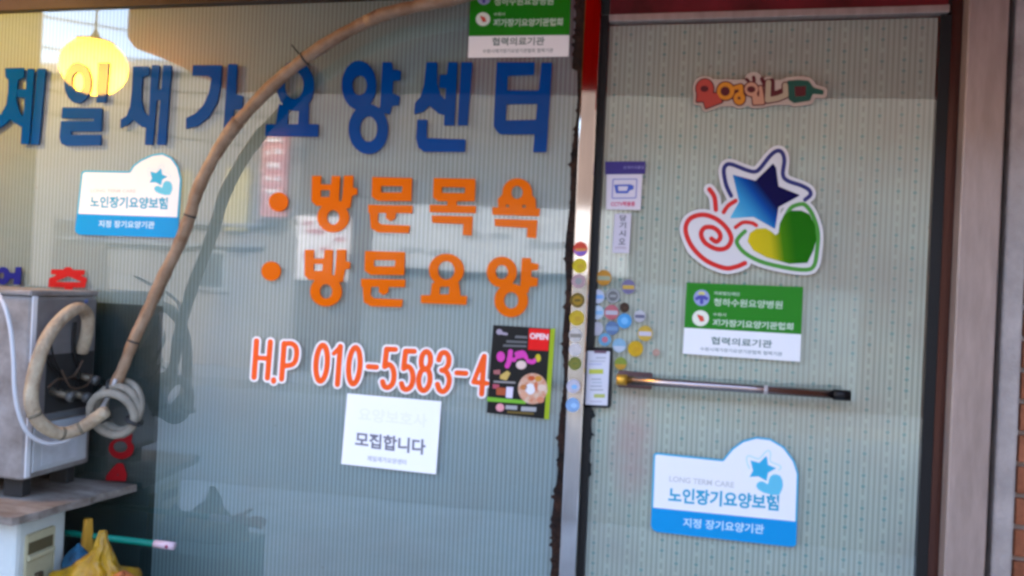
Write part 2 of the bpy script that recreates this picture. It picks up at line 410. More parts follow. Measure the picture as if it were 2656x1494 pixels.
# ------------------------------------------------------------------ window: glass, film, frame, sealant
win = thing('shop_window', 'large fixed shop window with grey striped privacy film behind the glass', 'window', (-.262, 0, .22))
def wpart(name, b, m, bev=0.0):
    x0, x1, y0, y1, z0, z1 = b; return box(name, (x0+.262, x1+.262, y0, y1, z0-.22, z1-.22), m, win, bev)
wpart('glass_pane', (-3.39, -.266, 0.0, .006, .226, 2.084), GLASS_W)
fo = link('privacy_film', bpy.data.meshes.new('film'), film_mat('window_film', (.275, .340, .345), (.165, .212, .217), False), win)
def film_mesh(o, x0, x1, z0, z1, y, ref):
    bm = bmesh.new(); v = [bm.verts.new((x-ref.x, z-ref.z, 0)) for x, z in ((x0, z0), (x1, z0), (x1, z1), (x0, z1))]; bm.faces.new(v)
    bm.to_mesh(o.data); bm.free(); o.location = (0, y-ref.y, 0); o.rotation_euler = (math.pi/2, 0, 0)
film_mesh(fo, -3.39, -.266, .226, 2.084, .0105, Vector((-.262, 0, .22)))
dk = link('dark_striped_panel', bpy.data.meshes.new('film'), film_mat('dark_striped_sheet', (.035, .054, .053), (.022, .036, .036), False), win)  # second striped sheet, darker, over the lower left of the pane
film_mesh(dk, -3.39, -1.468, .226, 1.204, .0092, Vector((-.262, 0, .22)))
M_frame = mat('bronze_frame', (.045, .028, .02), .45, var=.4, vscale=12)
wpart('top_frame', (-3.39, -.264, -.012, .06, 2.085, 2.296), M_frame, .003)
wpart('sill', (-3.39, -.264, -.03, .06, .221, .2255), M_alu)
wpart('backing', (-3.39, -.264, .02, .03, .226, 2.08), mat('inner_backing', (.03, .03, .03), .9))
# crumbling brown sealant between pane and post
def jag(x_at, y0, y1, amp, step, side):
    out = []; y = y0
    while y < y1:
        a = random.random(); out.append((x_at(y)+side*amp*(a**7), y)); y += step*random.uniform(.5, 1.5)
    return out
post_l = lambda y: 1524-75*(y-8)/1477
pts = jag(lambda y: post_l(y)-18+4*math.sin(y/130)+3*math.sin(y/37)-(14 if y < 180 else 0), -20, 1514, 10, 7, -1)
sealant_px = [(post_l(-20)+6, -20)]+pts+[(post_l(1514)+6, 1514)]
M_seal = mat('old_sealant', (.042, .018, .010), .8, var=.75, vscale=30, col2=(.005, .004, .004), bump=.8, bscale=90)
bm = bmesh.new(); W = [PY(x, y, 0) for x, y in sealant_px]; prism(bm, [[(p.x+.262, p.z-.22) for p in W]], .0005, .006)
so_ = bm_obj('sealant_strip', bm, M_seal, win); so_.rotation_euler = (math.pi/2, 0, 0)
M_red = mat('red_panel', (.22, .022, .03), .4, var=.55, vscale=5, col2=(.07, .012, .012))
# post
post = thing('steel_post', 'narrow stainless steel post between the window and the glass door', 'post', (-.238, 0, 0))
box('post_body', (-.0215, .0225, -.028, .05, 0, 2.298), M_steel, post, .004)
box('gasket', (.0228, .0405, -.006, .045, 0, 2.02), M_dark, post)
# ------------------------------------------------------------------ door and its frame
dfr = thing('door_frame', 'aluminium door frame with a dirty red panel above the glass door', 'door frame', (.2, 0, 0))
def fpart(name, b, m, bev=0.0):
    x0, x1, y0, y1, z0, z1 = b; return box(name, (x0-.2, x1-.2, y0, y1, z0, z1), m, dfr, bev)
fpart('header_rail', (-.196, .606, -.014, .05, 2.001, 2.019), M_alu, .002)
fpart('transom_panel', (-.196, .606, .0, .03, 2.0195, 2.298), M_red)
fpart('jamb_return', (.616, .640, .004, .08, 0, 2.298), mat('jamb_steel', (.09, .035, .025), .25, metal=.4, var=.3, vscale=5, aniso=(5, 1, .5)))
fpart('jamb_face', (.6405, .727, -.034, .08, 0, 2.298), M_alu, .004)
fpart('shadow_gap', (.7275, .7465, .02, .08, 0, 2.298), M_dark)
door = thing('glass_door', 'glass shop door with striped dotted film and a slim horizontal bar handle', 'door', (-.195, 0, .02))
def dpart(name, b, m, bev=0.0, parent=door):
    x0, x1, y0, y1, z0, z1 = b; return box(name, (x0+.195, x1+.195, y0, y1, z0-.02, z1-.02), m, parent, bev)
dpart('glass_pane', (-.196, .590, 0.0, .008, .02, 1.998), GLASS)
dfo = link('privacy_film', bpy.data.meshes.new('film'), film_mat('door_film', (.48, .495, .405), (.335, .345, .28), True), door)
film_mesh(dfo, -.195, .589, .02, 1.997, .0125, Vector((-.195, 0, .02)))
dpart('backing', (-.195, .589, .02, .03, .02, 1.997), MATS['inner_backing'])
dpart('edge_seal', (.5905, .6155, -.004, .03, .02, 1.999), M_dark, .002)
# dark smears of old adhesive along the door edge
for k, (y0, y1, wpx) in enumerate(((1062, 1130, 30), (1130, 1195, 22), (1195, 1268, 24), (1400, 1445, 14))):
    l = lambda y: 1564-67*(y-8)/1477+2
    pp = [(l(y0), y0)]+[(l(y)+wpx*random.uniform(.4, 1.0), y) for y in np.linspace(y0, y1, 9)]+[(l(y1), y1)]
    quad('adhesive_smear', pp, mat('black_adhesive', (.01, .014, .014), .6), door, .0005, .0018).rotation_euler = (math.pi/2, 0, 0)
def fix_rot(o): o.rotation_euler = (math.pi/2, 0, 0); return o
# handle
hA, hB = PY(1612, 985, -.05), PY(2186, 1025, -.05); o0 = door.location
hd = tube('bar_handle', [hA-o0, hB-o0], .0105, mat('handle_steel', (.36, .29, .28), .2, metal=1.0), door, 20)
d = (hB-hA).normalized()
tube('end_cap', [hB-o0-d*.022, hB-o0+d*.016], .0128, mat('black_plastic', (.006, .005, .005), .4), hd, 18)
tube('brass_knob', [hA-o0-d*.012, hA-o0+d*.014], .0135, mat('brass', (.62, .33, .04), .3, metal=.6), hd, 18)
tube('bracket', [hA-o0+Vector((.006, .0, -.004)), hA-o0+Vector((.006, .049, -.004))], .009, mat('bracket_metal', (.05, .03, .03), .5), hd, 12)
tube('bracket', [hB-o0+Vector((-.012, .0, 0)), hB-o0+Vector((-.012, .049, 0))], .007, MATS['bracket_metal'], hd, 12)
q = hA+(hB-hA)*.655-o0
tube('white_tape', [q, q+d*.009], .0109, mat('white_tape', (.42, .38, .37), .5), hd, 18)
lk = box('latch_plate', (hA.x-o0.x-.012, hA.x-o0.x+.075, -.012, -.0005, hA.z-o0.z-.024, hA.z-o0.z+.018), mat('rust_plate', (.16, .085, .08), .5, var=.4, vscale=30), door, .003)

# ================================================================== LETTERS
def glyph(body, prims, Z, f, m, label, group, name='sign_letter', th=.004):
    o = plate(name, prims, Z, m, z0=.0004, z1=th, f=f, rnd=1.2/f); return props(o, label, 'letter', group)
M_blue = mat('blue_acrylic', (.0, .05, .23), .05, spec=.14)
M_org = mat('orange_acrylic', (.68, .125, .0), .10, spec=.1)
Z1 = zoomer(0, 0, .29538); Z2 = zoomer(660, 0, .34161); Z4 = zoomer(640, 400, .34938)
GB = 'blue letters of the centre name'
blue = [
 ('제', Z1, .29538, [('p', [(52,600),(222,598),(220,682),(172,702),(80,702),(55,680)]), ('p', [(82,690),(168,690),(150,880),(178,980),(215,1040),(200,1115),(140,1085),(95,1050),(60,1090),(0,1130),(-60,1150),(-60,1050),(20,1000),(65,920),(80,800)]),
   ('p', [(250,605),(312,605),(262,1268),(190,1268),(205,1080),(225,880)]), ('p', [(165,785),(240,785),(235,862),(160,858)]), ('p', [(338,605),(412,605),(350,1272),(277,1272)])], 'first letter'),
 ('일', Z1, .29538, [('e', 690,730,118,180), ('E', 690,725,52,88), ('p', [(868,552),(965,550),(938,902),(852,905)]), ('p', [(555,945),(906,950),(893,1278),(590,1284),(545,1262),(530,1210)]),
   ('P', [(520,1042),(835,1046),(832,1066),(520,1064)]), ('P', [(632,1158),(920,1158),(920,1184),(632,1186)])], 'second'),
 ('재', Z1, .29538, [('p', [(1175,585),(1318,585),(1316,662),(1262,675),(1250,780),(1248,880),(1275,985),(1320,1030),(1320,1120),(1255,1120),(1215,1085),(1180,1055),(1140,1090),(1065,1130),(1068,1050),(1120,1020),(1150,940),(1165,800)]),
   ('p', [(1340,575),(1410,575),(1350,1275),(1280,1275),(1290,1100),(1318,1000),(1325,800)]), ('p', [(1440,575),(1515,575),(1462,1275),(1385,1275)]), ('p', [(1370,790),(1450,790),(1445,880),(1365,880)])], 'third'),
 ('가', Z1, .29538, [('p', [(1700,575),(1955,575),(1945,750),(1915,900),(1840,1030),(1740,1110),(1640,1135),(1640,1040),(1720,1000),(1790,930),(1840,820),(1865,690),(1830,668),(1695,668)]),
   ('p', [(2010,565),(2090,565),(2075,830),(2140,845),(2135,960),(2060,965),(2045,1130),(1968,1130),(1985,900)])], 'fourth'),
 ('요', Z2, .34161, [('e', 315,655,140,190), ('E', 305,650,72,105), ('p', [(190,790),(262,820),(255,960),(165,960)]), ('p', [(345,800),(417,790),(412,960),(335,960)]), ('p', [(90,945),(490,945),(485,1040),(85,1035)])], 'fifth'),
 ('양', Z2, .34161, [('e', 797,650,130,187), ('e', 868,982,150,190), ('p', [(975,475),(1046,475),(1052,530),(1115,540),(1110,612),(1056,615),(1050,710),(1108,735),(1098,802),(1048,805),(1030,870),(945,852),(958,800)]), ('E', 802,650,56,74), ('E', 870,982,66,96)], 'sixth'),
 ('센', Z2, .34161, [('p', [(1308,475),(1390,475),(1390,640),(1415,720),(1455,765),(1455,880),(1400,865),(1330,805),(1285,850),(1215,870),(1222,785),(1265,735),(1290,650)]), ('p', [(1410,570),(1475,570),(1475,670),(1405,668)]),
   ('p', [(1475,475),(1545,475),(1520,955),(1440,955),(1448,800),(1460,600)]), ('p', [(1572,475),(1658,475),(1620,955),(1545,955)]), ('p', [(1240,910),(1315,910),(1310,1050),(1605,1060),(1600,1155),(1290,1155),(1245,1120),(1230,1050)])], 'seventh'),
 ('터', Z2, .34161, [('p', [(1842,475),(2130,475),(2124,570),(1840,582)]), ('p', [(1842,475),(1930,475),(1905,1020),(1850,1010),(1818,960),(1825,800)]), ('p', [(1840,688),(2172,690),(2162,790),(1835,795)]), ('p', [(1830,918),(2150,912),(2145,1022),(1870,1022),(1835,990)]),
   ('p', [(2180,478),(2262,478),(2218,1158),(2116,1158),(2140,900)])], 'eighth')]
BL = ("'je' opening the name row at its far end from the door", "'il' lying under the yellow lamp reflection", "'jae' above the care insurance sticker", "'ga' just before the bent pipe reaches the row",
      "'yo' half hidden behind the bent pipe", "'yang' with two stacked rings next to the bent pipe", "'sen' with an L-shaped foot, left of the last letter", "'teo' under the green hospital sign")
for (ch, Z, f, pr, nth), lb in zip(blue, BL):
    glyph(ch, pr, Z, f, M_blue, 'blue acrylic letter '+lb, GB)
def sh(prims, dx, dy):
    out = []
    for p in prims:
        if p[0].lower() == 'e': out.append((p[0], p[1]+dx, p[2]+dy, *p[3:]))
        else: out.append((p[0], [(a+dx, b+dy) for a, b in p[1]], *p[2:]))
    return out
bang = [('p', [(488,162),(558,162),(552,226),(630,226),(635,162),(697,162),(685,385),(520,385),(485,350)]), ('p', [(725,160),(795,160),(790,245),(825,255),(822,300),(785,310),(770,400),(700,405),(715,300)]), ('e', 645,470,118,112), ('p', [(560,350),(720,350),(720,420),(560,420)]),
        ('P', [(553,268),(622,268),(618,318),(553,318)]), ('E', 645,470,46,53)]
mun = [('p', [(935,170),(1230,178),(1225,350),(975,348),(930,315)]), ('P', [(1000,238),(1160,240),(1155,285),(1000,285)]), ('p', [(905,376),(1235,382),(1230,440),(1110,438),(1105,480),(1070,500),(1035,475),(1040,438),(905,436)]), ('p', [(915,420),(980,420),(975,500),(1000,520),(1215,530),(1205,588),(980,582),(925,550)])]
mok = [('p', [(1390,178),(1700,185),(1695,350),(1420,350),(1385,320)]), ('P', [(1450,245),(1625,248),(1620,290),(1450,288)]), ('p', [(1495,340),(1560,340),(1562,392),(1490,392)]), ('p', [(1360,375),(1705,385),(1700,440),(1360,432)]), ('p', [(1375,455),(1680,462),(1672,605),(1605,600),(1612,520),(1380,510)])]
yok = [('e', 2010,285,110,105), ('p', [(1900,300),(2120,305),(2145,330),(2150,410),(1870,405),(1865,335)]), ('E', 2008,285,42,48), ('E', 1938,385,14,10), ('E', 2060,388,16,11), ('p', [(1825,395),(2180,405),(2172,462),(1825,450)]), ('p', [(1840,480),(2160,490),(2150,625),(2080,618),(2085,548),(1845,535)])]
yo = [('e', 1485,860,130,122), ('p', [(1378,955),(1577,955),(1590,1060),(1365,1060)]), ('P', [(1437,985),(1507,985),(1503,1040),(1432,1040)]), ('E', 1483,862,62,68), ('p', [(1295,1045),(1640,1052),(1632,1118),(1295,1105)])]
yang = [('e', 1895,875,112,115), ('e', 1965,1085,125,125), ('p', [(2045,770),(2110,770),(2112,805),(2170,815),(2162,860),(2115,865),(2112,910),(2165,920),(2158,980),(2105,985),(2090,1030),(2030,1020)]), ('E', 1895,875,46,52), ('E', 1965,1085,53,60)]
f4 = .34938
for row, dx, dy, items in (('home bathing', 0, 0, (('방', bang), ('문', mun), ('목', mok), ('욕', yok))), ('home care', -53, 548, (('방', bang), ('문', mun)))):
    for ch, pr in items:
        glyph(ch, sh(pr, dx, dy), Z4, f4, M_org, 'orange acrylic letter %s in the %s row, %s' % ({'방': "'bang'", '문': "'mun'", '목': "'mok'", '욕': "'yok'"}[ch], 'upper bathing' if dy == 0 else 'lower care', {'방': 'right after the disc', '문': 'second syllable', '목': 'third syllable', '욕': 'last syllable'}[ch]), 'orange letters of the service rows')
glyph('요', yo, Z4, f4, M_org, "orange acrylic letter 'yo' with one ring in the lower care row", 'orange letters of the service rows')
glyph('양', yang, Z4, f4, M_org, "orange acrylic letter 'yang' with two rings closing the lower care row", 'orange letters of the service rows')
for (cx, cy, tx) in ((240, 355, 'redder orange disc before the row reading 방문목욕'), (185, 868, 'lighter orange disc before the row reading 방문요양')):
    glyph('.', [('e', cx, cy, 72, 72)], Z4, f4, M_org, tx, 'orange bullet discs', 'bullet_disc')
Z3 = zoomer(0, 380, .29538)
M_navy = mat('navy_vinyl', (.006, .01, .17), .3); M_redv = mat('red_vinyl', (.42, .004, .004), .3)
glyph('어', [('e', 30, 1135, 62, 78), ('E', 20, 1135, 20, 28), ('p', [(80,1110),(140,1110),(140,1160),(80,1160)]), ('p', [(140,1058),(192,1058),(182,1212),(118,1212),(130,1150)])], Z3, .29538, M_navy, 'small navy vinyl letter 어 just above the condenser', 'small vinyl letters', th=.0015)
glyph('춤', [('p', [(452,1078),(748,1085),(742,1128),(450,1122)]), ('e', 600,1080,38,22), ('s', [(600,1112),(455,1175)], 24), ('s', [(600,1112),(742,1172)], 24), ('p', [(432,1188),(757,1194),(750,1240),(425,1234)]), ('p', [(570,1240),(640,1240),(640,1268),(570,1268)]), ('p', [(468,1262),(745,1270),(735,1400),(460,1390)]), ('P', [(520,1305),(690,1308),(688,1350),(518,1350)])], Z3, .29538, M_redv, 'small bright red vinyl letter 춤 just above the condenser', 'small vinyl letters', th=.0015)
Z6 = zoomer(0, 900, .21739)
M_red_shade = mat('shaded_red_vinyl', (.30, .008, .012), .3)  # the red vinyl again, darkened in colour for the shade behind the coil
glyph('o', [('e', 1450,1210,150,125), ('E', 1440,1190,85,68), ('p', [(1500,1010),(1580,1010),(1575,1120),(1495,1120)])], Z6, .21739, M_red_shade, 'red vinyl letter with a round loop, shade painted in, below the pipe coil', 'small vinyl letters', th=.0015)
glyph('s', [('s', [(1420,1430),(1330,1530)], 45), ('s', [(1440,1430),(1470,1530)], 45), ('p', [(1270,1530),(1510,1540),(1505,1600),(1265,1590)])], Z6, .21739, M_red_shade, 'red vinyl letter with splayed strokes, shade painted in, just above the shelf board', 'small vinyl letters', th=.0015)
# phone number
Z8 = zoomer(620, 820, .33398); f8 = .33398
def ring(cx, cy, rx, ry, sl=-.07, a0=0, a1=360):
    return [(cx+rx*math.cos(R(a))+sl*ry*math.sin(R(a)), cy+ry*math.sin(R(a))) for a in np.arange(a0, a1+.1, 12)]
RS = 21
phone = {'H.P': [('letter', [('s', [(138,192),(118,475)], RS), ('s', [(245,200),(222,480)], RS), ('s', [(128,322),(235,330)], RS-2)]), ('dot', [('e', 270,500,22,27)]),
    ('letter', [('s', [(352,212),(332,488)], RS), ('c', [(352,214),(412,214),(446,250),(446,320),(420,372),(345,388)], RS-1)])],
 '010-5583-4': [('digit', [('s', ring(643,365,44,140), RS)]), ('digit', [('s', [(788,235),(765,530)], RS), ('s', [(786,238),(738,290)], RS-4)]), ('digit', [('s', ring(897,385,44,142), RS)]), ('dash', [('s', [(1005,392),(1068,396)], RS)]),
    ('digit', [('s', [(1215,258),(1148,256),(1132,392)], RS), ('c', [(1132,392),(1165,375),(1195,405),(1205,465),(1192,525),(1160,553),(1130,545),(1116,508)], RS)]),
    ('digit', sh([('s', [(1215,258),(1148,256),(1132,392)], RS), ('c', [(1132,392),(1165,375),(1195,405),(1205,465),(1192,525),(1160,553),(1130,545),(1116,508)], RS)], 147, 15)),
    ('digit', [('s', ring(1452,345,36,70), RS), ('s', ring(1440,492,44,86), RS)]),
    ('digit', [('c', [(1552,340),(1570,292),(1605,284),(1630,320),(1626,378),(1598,414),(1575,420)], RS), ('c', [(1575,420),(1612,434),(1634,488),(1622,550),(1588,585),(1556,570),(1542,528)], RS)]),
    ('dash', [('s', [(1693,440),(1762,444)], RS)]), ('digit', [('s', [(1905,312),(1885,605)], RS), ('s', [(1900,316),(1822,512),(1925,522)], RS-2)])]}
M_wv = mat('white_vinyl', (.80, .78, .76), .35); M_ov = mat('flame_orange_vinyl', (.86, .10, .008), .35)
for key, chars in phone.items():
    allp = [p for _, pr in chars for p in pr]
    b = bounds(allp); c = Z8(((b[0]+b[1])/2, b[3]))
    t = front('phone_lettering', 'orange vinyl lettering %s with white outline on the window' % key, 'lettering', *c, group='phone lettering')
    plate('white_outline', allp, Z8, M_wv, t, .0004, .0009, offset=16, f=f8)
    for nm, pr in chars: plate(nm, pr, Z8, M_ov, t, .0009, .0014, f=f8)

# ================================================================== STICKERS AND NOTICES
M_white = mat('sticker_white', (.82, .81, .80), .35); M_cyan = mat('cyan_print', (.03, .38, .60), .3); M_azure = mat('azure_print', (.0, .27, .60), .3)
M_lcy = mat('pale_cyan_print', (.12, .50, .66), .3); M_grey = mat('grey_print', (.55, .55, .54), .5); M_teal = mat('teal_edge', (.06, .32, .40), .3)
STAR = [(715,375),(940,435),(1115,262),(1140,300),(1165,490),(1375,575),(1165,690),(1130,905),(920,785),(690,800),(780,640)]
STARLINE = [(690,580),(640,470),(615,330),(640,268),(700,262),(850,320),(930,335),(985,300),(1080,180),(1150,125),(1205,138),(1230,220),(1215,360),(1260,425),(1400,475),(1480,520),(1495,570),(1440,620)]
HEART = [(862,1040),(885,960),(950,918),(1040,915),(1100,950),(1140,985),(1175,960),(1190,860),(1230,780),(1300,735),(1400,735),(1480,770),(1535,880),(1550,1020),(1520,1130),(1460,1255),(1280,1265),(1050,1200),(920,1130)]
HLINE = [(830,940),(770,1000),(750,1060),(830,1160),(1000,1250),(1250,1310),(1450,1330),(1530,1290),(1560,1150),(1570,950),(1520,780),(1450,680),(1390,665),(1300,700),(1240,790)]
SPIRAL = [(830,1262),(740,1300),(620,1312),(430,1232),(290,1090),(228,930),(270,815),(400,772),(540,815),(650,915),(692,1020),(645,1105),(545,1120),(430,1060),(385,970),(420,905),(500,900),(565,945),(580,1005),(540,1045),(490,1015)]
def care_sticker(label, out, band, zf, tpos, cpos, bpos, logo, hts):
    Z = zoomer(*zf); f = zf[2]
    t = front('care_sticker', label, 'sticker', *Z(((band[0][0]+band[1][0])/2, max(p[1] for p in out))), group='long-term care stickers')
    ol = [('p', out)]
    plate('border', ol, Z, M_cyan, t, .0004, .0010, f=f, rnd=2.5/f)
    cut = [(-4000, band[0][1]-40-(band[1][1]-band[0][1])*3), (6000, band[1][1]+(band[1][1]-band[0][1])*3)]
    sl = (band[1][1]-band[0][1])/(band[1][0]-band[0][0]); yb = lambda x: band[0][1]+sl*(x-band[0][0])
    plate('white_field', ol+[('P', [(-500, yb(-500)), (3500, yb(3500)), (3500, 9000), (-500, 9000)])], Z, M_white, t, .0010, .0014, f=f, offset=-7/f, rnd=1.5/f) if 0 else None
    inset = contours(ol, .9/f, -4.6/f, 2/f)
    plate('white_field', [('p', inset[0]), ('P', [(-900, yb(-900)), (3900, yb(3900)), (3900, 9000), (-900, 9000)])], Z, M_white, t, .0010, .0014, f=f)
    plate('blue_band', [('p', out), ('P', [(-900, yb(-900)), (3900, yb(3900)), (3900, -9000), (-900, -9000)])], Z, M_azure, t, .0010, .0013, f=f, rnd=0)
    text('small_lettering', 'LONG TERM CARE', Z(tpos[0]), Z(tpos[1]), hts[0]*f, M_grey, t, .0017)
    text('title_lettering', '노인장기요양보험', Z(cpos[0]), Z(cpos[1]), hts[1]*f, mat('title_print', (.03, .34, .52), .4), t, .0017, bold=.035)
    text('band_lettering', '지정 장기요양기관', Z(bpos[0]), Z(bpos[1]), hts[2]*f, mat('pale_print', (.55, .75, .85), .4), t, .0017, bold=.02)
    lx, ly, s = logo; E5 = lambda p: Z((lx+(p[0]-1050)*s, ly+(p[1]-700)*s))
    fe = f*s
    plate('emblem_star', [('p', STAR)], E5, M_cyan, t, .0014, .0018, f=fe)
    plate('emblem_line', [('c', STARLINE, 16)], E5, mat('faint_cyan', (.50, .72, .78), .4), t, .0014, .0017, f=fe, step=1.2/fe)
    plate('emblem_heart', [('p', HEART)], E5, M_lcy, t, .0014, .0018, f=fe)
care_sticker('white and blue care insurance sticker low on the glass door, seam crease at its notch',
  [(235,335),(262,315),(1000,392),(1045,335),(1100,268),(1220,182),(1370,140),(1530,160),(1680,250),(1790,400),(1838,545),(1812,1330),(1780,1355),(1740,1355),(270,1192),(225,1165),(205,1120)], [(215,920),(1800,1075)], (1640, 1100, .2346),
  ((410,602),(1125,672)), ((400,778),(1620,872)), ((562,1085),(1455,1162)), (1450,540,.43), (62,175,105))
care_sticker('white and blue care insurance sticker on the window beside the bent pipe, its corner shaded',
  [(718,225),(745,212),(1140,218),(1172,165),(1240,115),(1340,70),(1430,58),(1510,95),(1570,180),(1597,290),(1563,770),(1530,802),(700,775),(668,755),(660,735)], [(680,590),(1570,622)], (0, 380, .29538),
  ((800,388),(1195,392)), ((795,485),(1475,500)), ((870,678),(1360,690)), (1400,295,.235), (28,105,62))
# green hospital signs
M_green = mat('green_print', (.012, .20, .008), .3)
def green_sign(label, q, split, rows):
    (tl, tr, br, bl) = q
    t = front('green_sign', label, 'sign', (bl[0]+br[0])/2, (bl[1]+br[1])/2, group='green hospital signs')
    mixp = lambda u, v: tuple((1-v)*((1-u)*tl[i]+u*tr[i])+v*((1-u)*bl[i]+u*br[i]) for i in (0, 1))
    quad('green_field', [tl, tr, mixp(1, split), mixp(0, split)], M_green, t, .0004, .0014)
    quad('white_field', [mixp(0, split), mixp(1, split), br, bl], M_white, t, .0004, .0014)
    H = math.hypot(bl[0]-tl[0], bl[1]-tl[1]); Wd = tr[0]-tl[0]
    MG = mat('pale_green_print', (.50, .62, .46), .4); MD = mat('dark_green_print', (.10, .17, .14), .5)
    text('small_lettering', '의료법인재단', mixp(.24, .13), mixp(.46, .135), H*.05, MG, t, .0017)
    text('hospital_name', '청하수원요양병원', mixp(.24, .255), mixp(.83, .255), H*.11, MG, t, .0017, bold=.022)
    text('small_lettering', '수원시', mixp(.24, .425), mixp(.35, .425), H*.045, MG, t, .0017)
    text('association_name', '재가장기요양기관협회', mixp(.24, .54), mixp(.93, .54), H*.105, MG, t, .0017, bold=.035)
    text('bottom_lettering', '협력의료기관', mixp(.235, .79), mixp(.755, .79), H*.11, MD, t, .0017, bold=.02)
    text('small_lettering', '수원시재가장기요양기관협회 협력기관', mixp(.145, .915), mixp(.845, .915), H*.055, mat('grey_green_print', (.25, .29, .28), .5), t, .0017)
    c1, c2 = mixp(.135, .205), mixp(.135, .49); r = Wd*.068
    plate('round_emblem', [('e', *c1, r, r*1.02)], ID, mat('emblem_violet', (.30, .33, .55), .4), t, .0014, .0017)
    plate('emblem_mark', [('s', [(c1[0]-r*.62, c1[1]+.1*r), (c1[0], c1[1]-.25*r), (c1[0]+r*.62, c1[1]+.1*r)], r*.22), ('s', [c1, (c1[0], c1[1]+.6*r)], r*.22)], ID, mat('emblem_navy', (.07, .07, .32), .4), t, .0017, .0020)
    plate('emblem_top', [('e', c1[0], c1[1]-r*.55, r*.45, r*.25)], ID, mat('emblem_yellow', (.62, .58, .18), .4), t, .0017, .0020)
    plate('round_emblem', [('e', *c2, r*1.05, r)], ID, mat('emblem_cream', (.74, .75, .62), .4), t, .0014, .0017)
    plate('emblem_mark', [('p', [(c2[0]-r*.35, c2[1]-r*.4), (c2[0]+r*.25, c2[1]-r*.2), (c2[0]+r*.4, c2[1]+r*.3), (c2[0], c2[1]+r*.35)], r*.08)], ID, mat('emblem_red', (.62, .06, .03), .4), t, .0017, .0020)
green_sign('green and white hospital sign on the glass door below the star emblem', ((1781, 733), (2083, 744), (2075, 938), (1771, 917)), .635, None)
green_sign('green and white hospital sign on the window above the last blue letter', ((1222, -45), (1482, -48), (1475, 147), (1214, 150)), .715, None)
# star emblem
Z5 = zoomer(1720, 360, .25541); f5 = .25541
t = front('emblem_sticker', 'star, snail spiral and heart emblem sticker in blue, red and green on the glass door', 'sticker', *Z5((900, 1360)))
allp = [('p', STAR), ('c', STARLINE, 20), ('c', SPIRAL, 24), ('p', HEART), ('c', HLINE, 20), ('c', [(470,515),(520,590),(535,720)], 24), ('c', [(615,745),(660,680),(735,630)], 22), ('c', [(735,900),(810,850),(900,855),(945,880)], 20),
        ('p', STARLINE), ('e', 470,1010,230,220), ('p', [(500,800),(900,700),(1000,950),(800,1250),(560,1280)])]
plate('white_backing', allp, Z5, mat('emblem_white', (.66, .62, .60), .35), t, .0004, .0012, offset=34, f=f5, rnd=6)
lc = lambda p: (lambda w_: (w_.x-t.location.x, w_.z-t.location.z))(PY(*Z5(p)))
plate('star', [('p', STAR, 8)], Z5, grad_mat('star_gradient', lc((720, 790)), lc((1240, 420)), [(0, (.10, .42, .60)), (.28, (.03, .25, .48)), (.48, (.0, .06, .28)), (.64, (.0, .0, .045))]), t, .0012, .0017, f=f5)
plate('star_outline', [('c', STARLINE, 21)], Z5, mat('emblem_indigo', (.018, .02, .13), .35), t, .0012, .0016, f=f5)
M_er = mat('emblem_scarlet', (.60, .016, .012), .35)
plate('spiral', [('c', SPIRAL, 24)], Z5, M_er, t, .0012, .0016, f=f5)
for s_ in allp[5:8]: plate('feeler', [s_], Z5, M_er, t, .0012, .0016, f=f5)
plate('heart', [('p', HEART, 6)], Z5, grad_mat('heart_gradient', lc((900, 1050)), lc((1330, 1000)), [(0, (.60, .45, .01)), (.42, (.52, .42, .01)), (.72, (.05, .19, .002)), (1, (.008, .13, .001))]), t, .0012, .0017, f=f5)
plate('heart_outline', [('c', HLINE, 21)], Z5, mat('emblem_green', (.06, .27, .03), .35), t, .0012, .0016, f=f5)
# welcome sign
ZW = zoomer(1780, 180, .14752); fw = .14752
coral = [('e', 325,350,150,165), ('p', [(200,430),(540,440),(620,580),(345,685),(310,560),(190,570)], 8)]
yel = [('e', 690,392,152,155), ('s', [(870,330),(955,310),(960,430)], 38), ('e', 930,520,100,112)]
peach = [('e', 1140,360,118,120), ('p', [(1165,470),(1340,440),(1360,610),(1180,620)], 10), ('s', [(1300,330),(1320,470)], 30)]
nib = [('s', [(1440,240),(1425,550),(1600,520),(1745,460),(1735,290)], 46)]
dag = [('p', [(1775,215),(1960,200),(2140,215),(2225,335),(2405,385),(2395,450),(2215,435),(2165,555),(1890,600),(1800,540)], 6)]
t = front('welcome_sign', 'colourful cut-out sign reading 환영합니다 near the top of the glass door', 'sign', *ZW((1300, 720)))
plate('cream_backing', coral+yel+peach+nib+dag+[('p', [(300,250),(2200,260),(2150,560),(400,600)]), ('e', 1180,190,90,70)], ZW, mat('cream_foam', (.50, .38, .30), .5), t, .0004, .005, offset=62, f=fw, rnd=14)
Mm = mat('maroon_print', (.10, .014, .016), .5)
plate('maroon_outline', coral+yel+peach+nib+[('s', [(1325,180),(1385,290)], 14), ('s', [(1050,185),(1085,205)], 6), ('s', [(1180,150),(1190,200)], 10), ('s', [(1500,215),(1500,470),(1690,390)], 30)], ZW, Mm, t, .005, .0056, offset=22, f=fw, rnd=5)
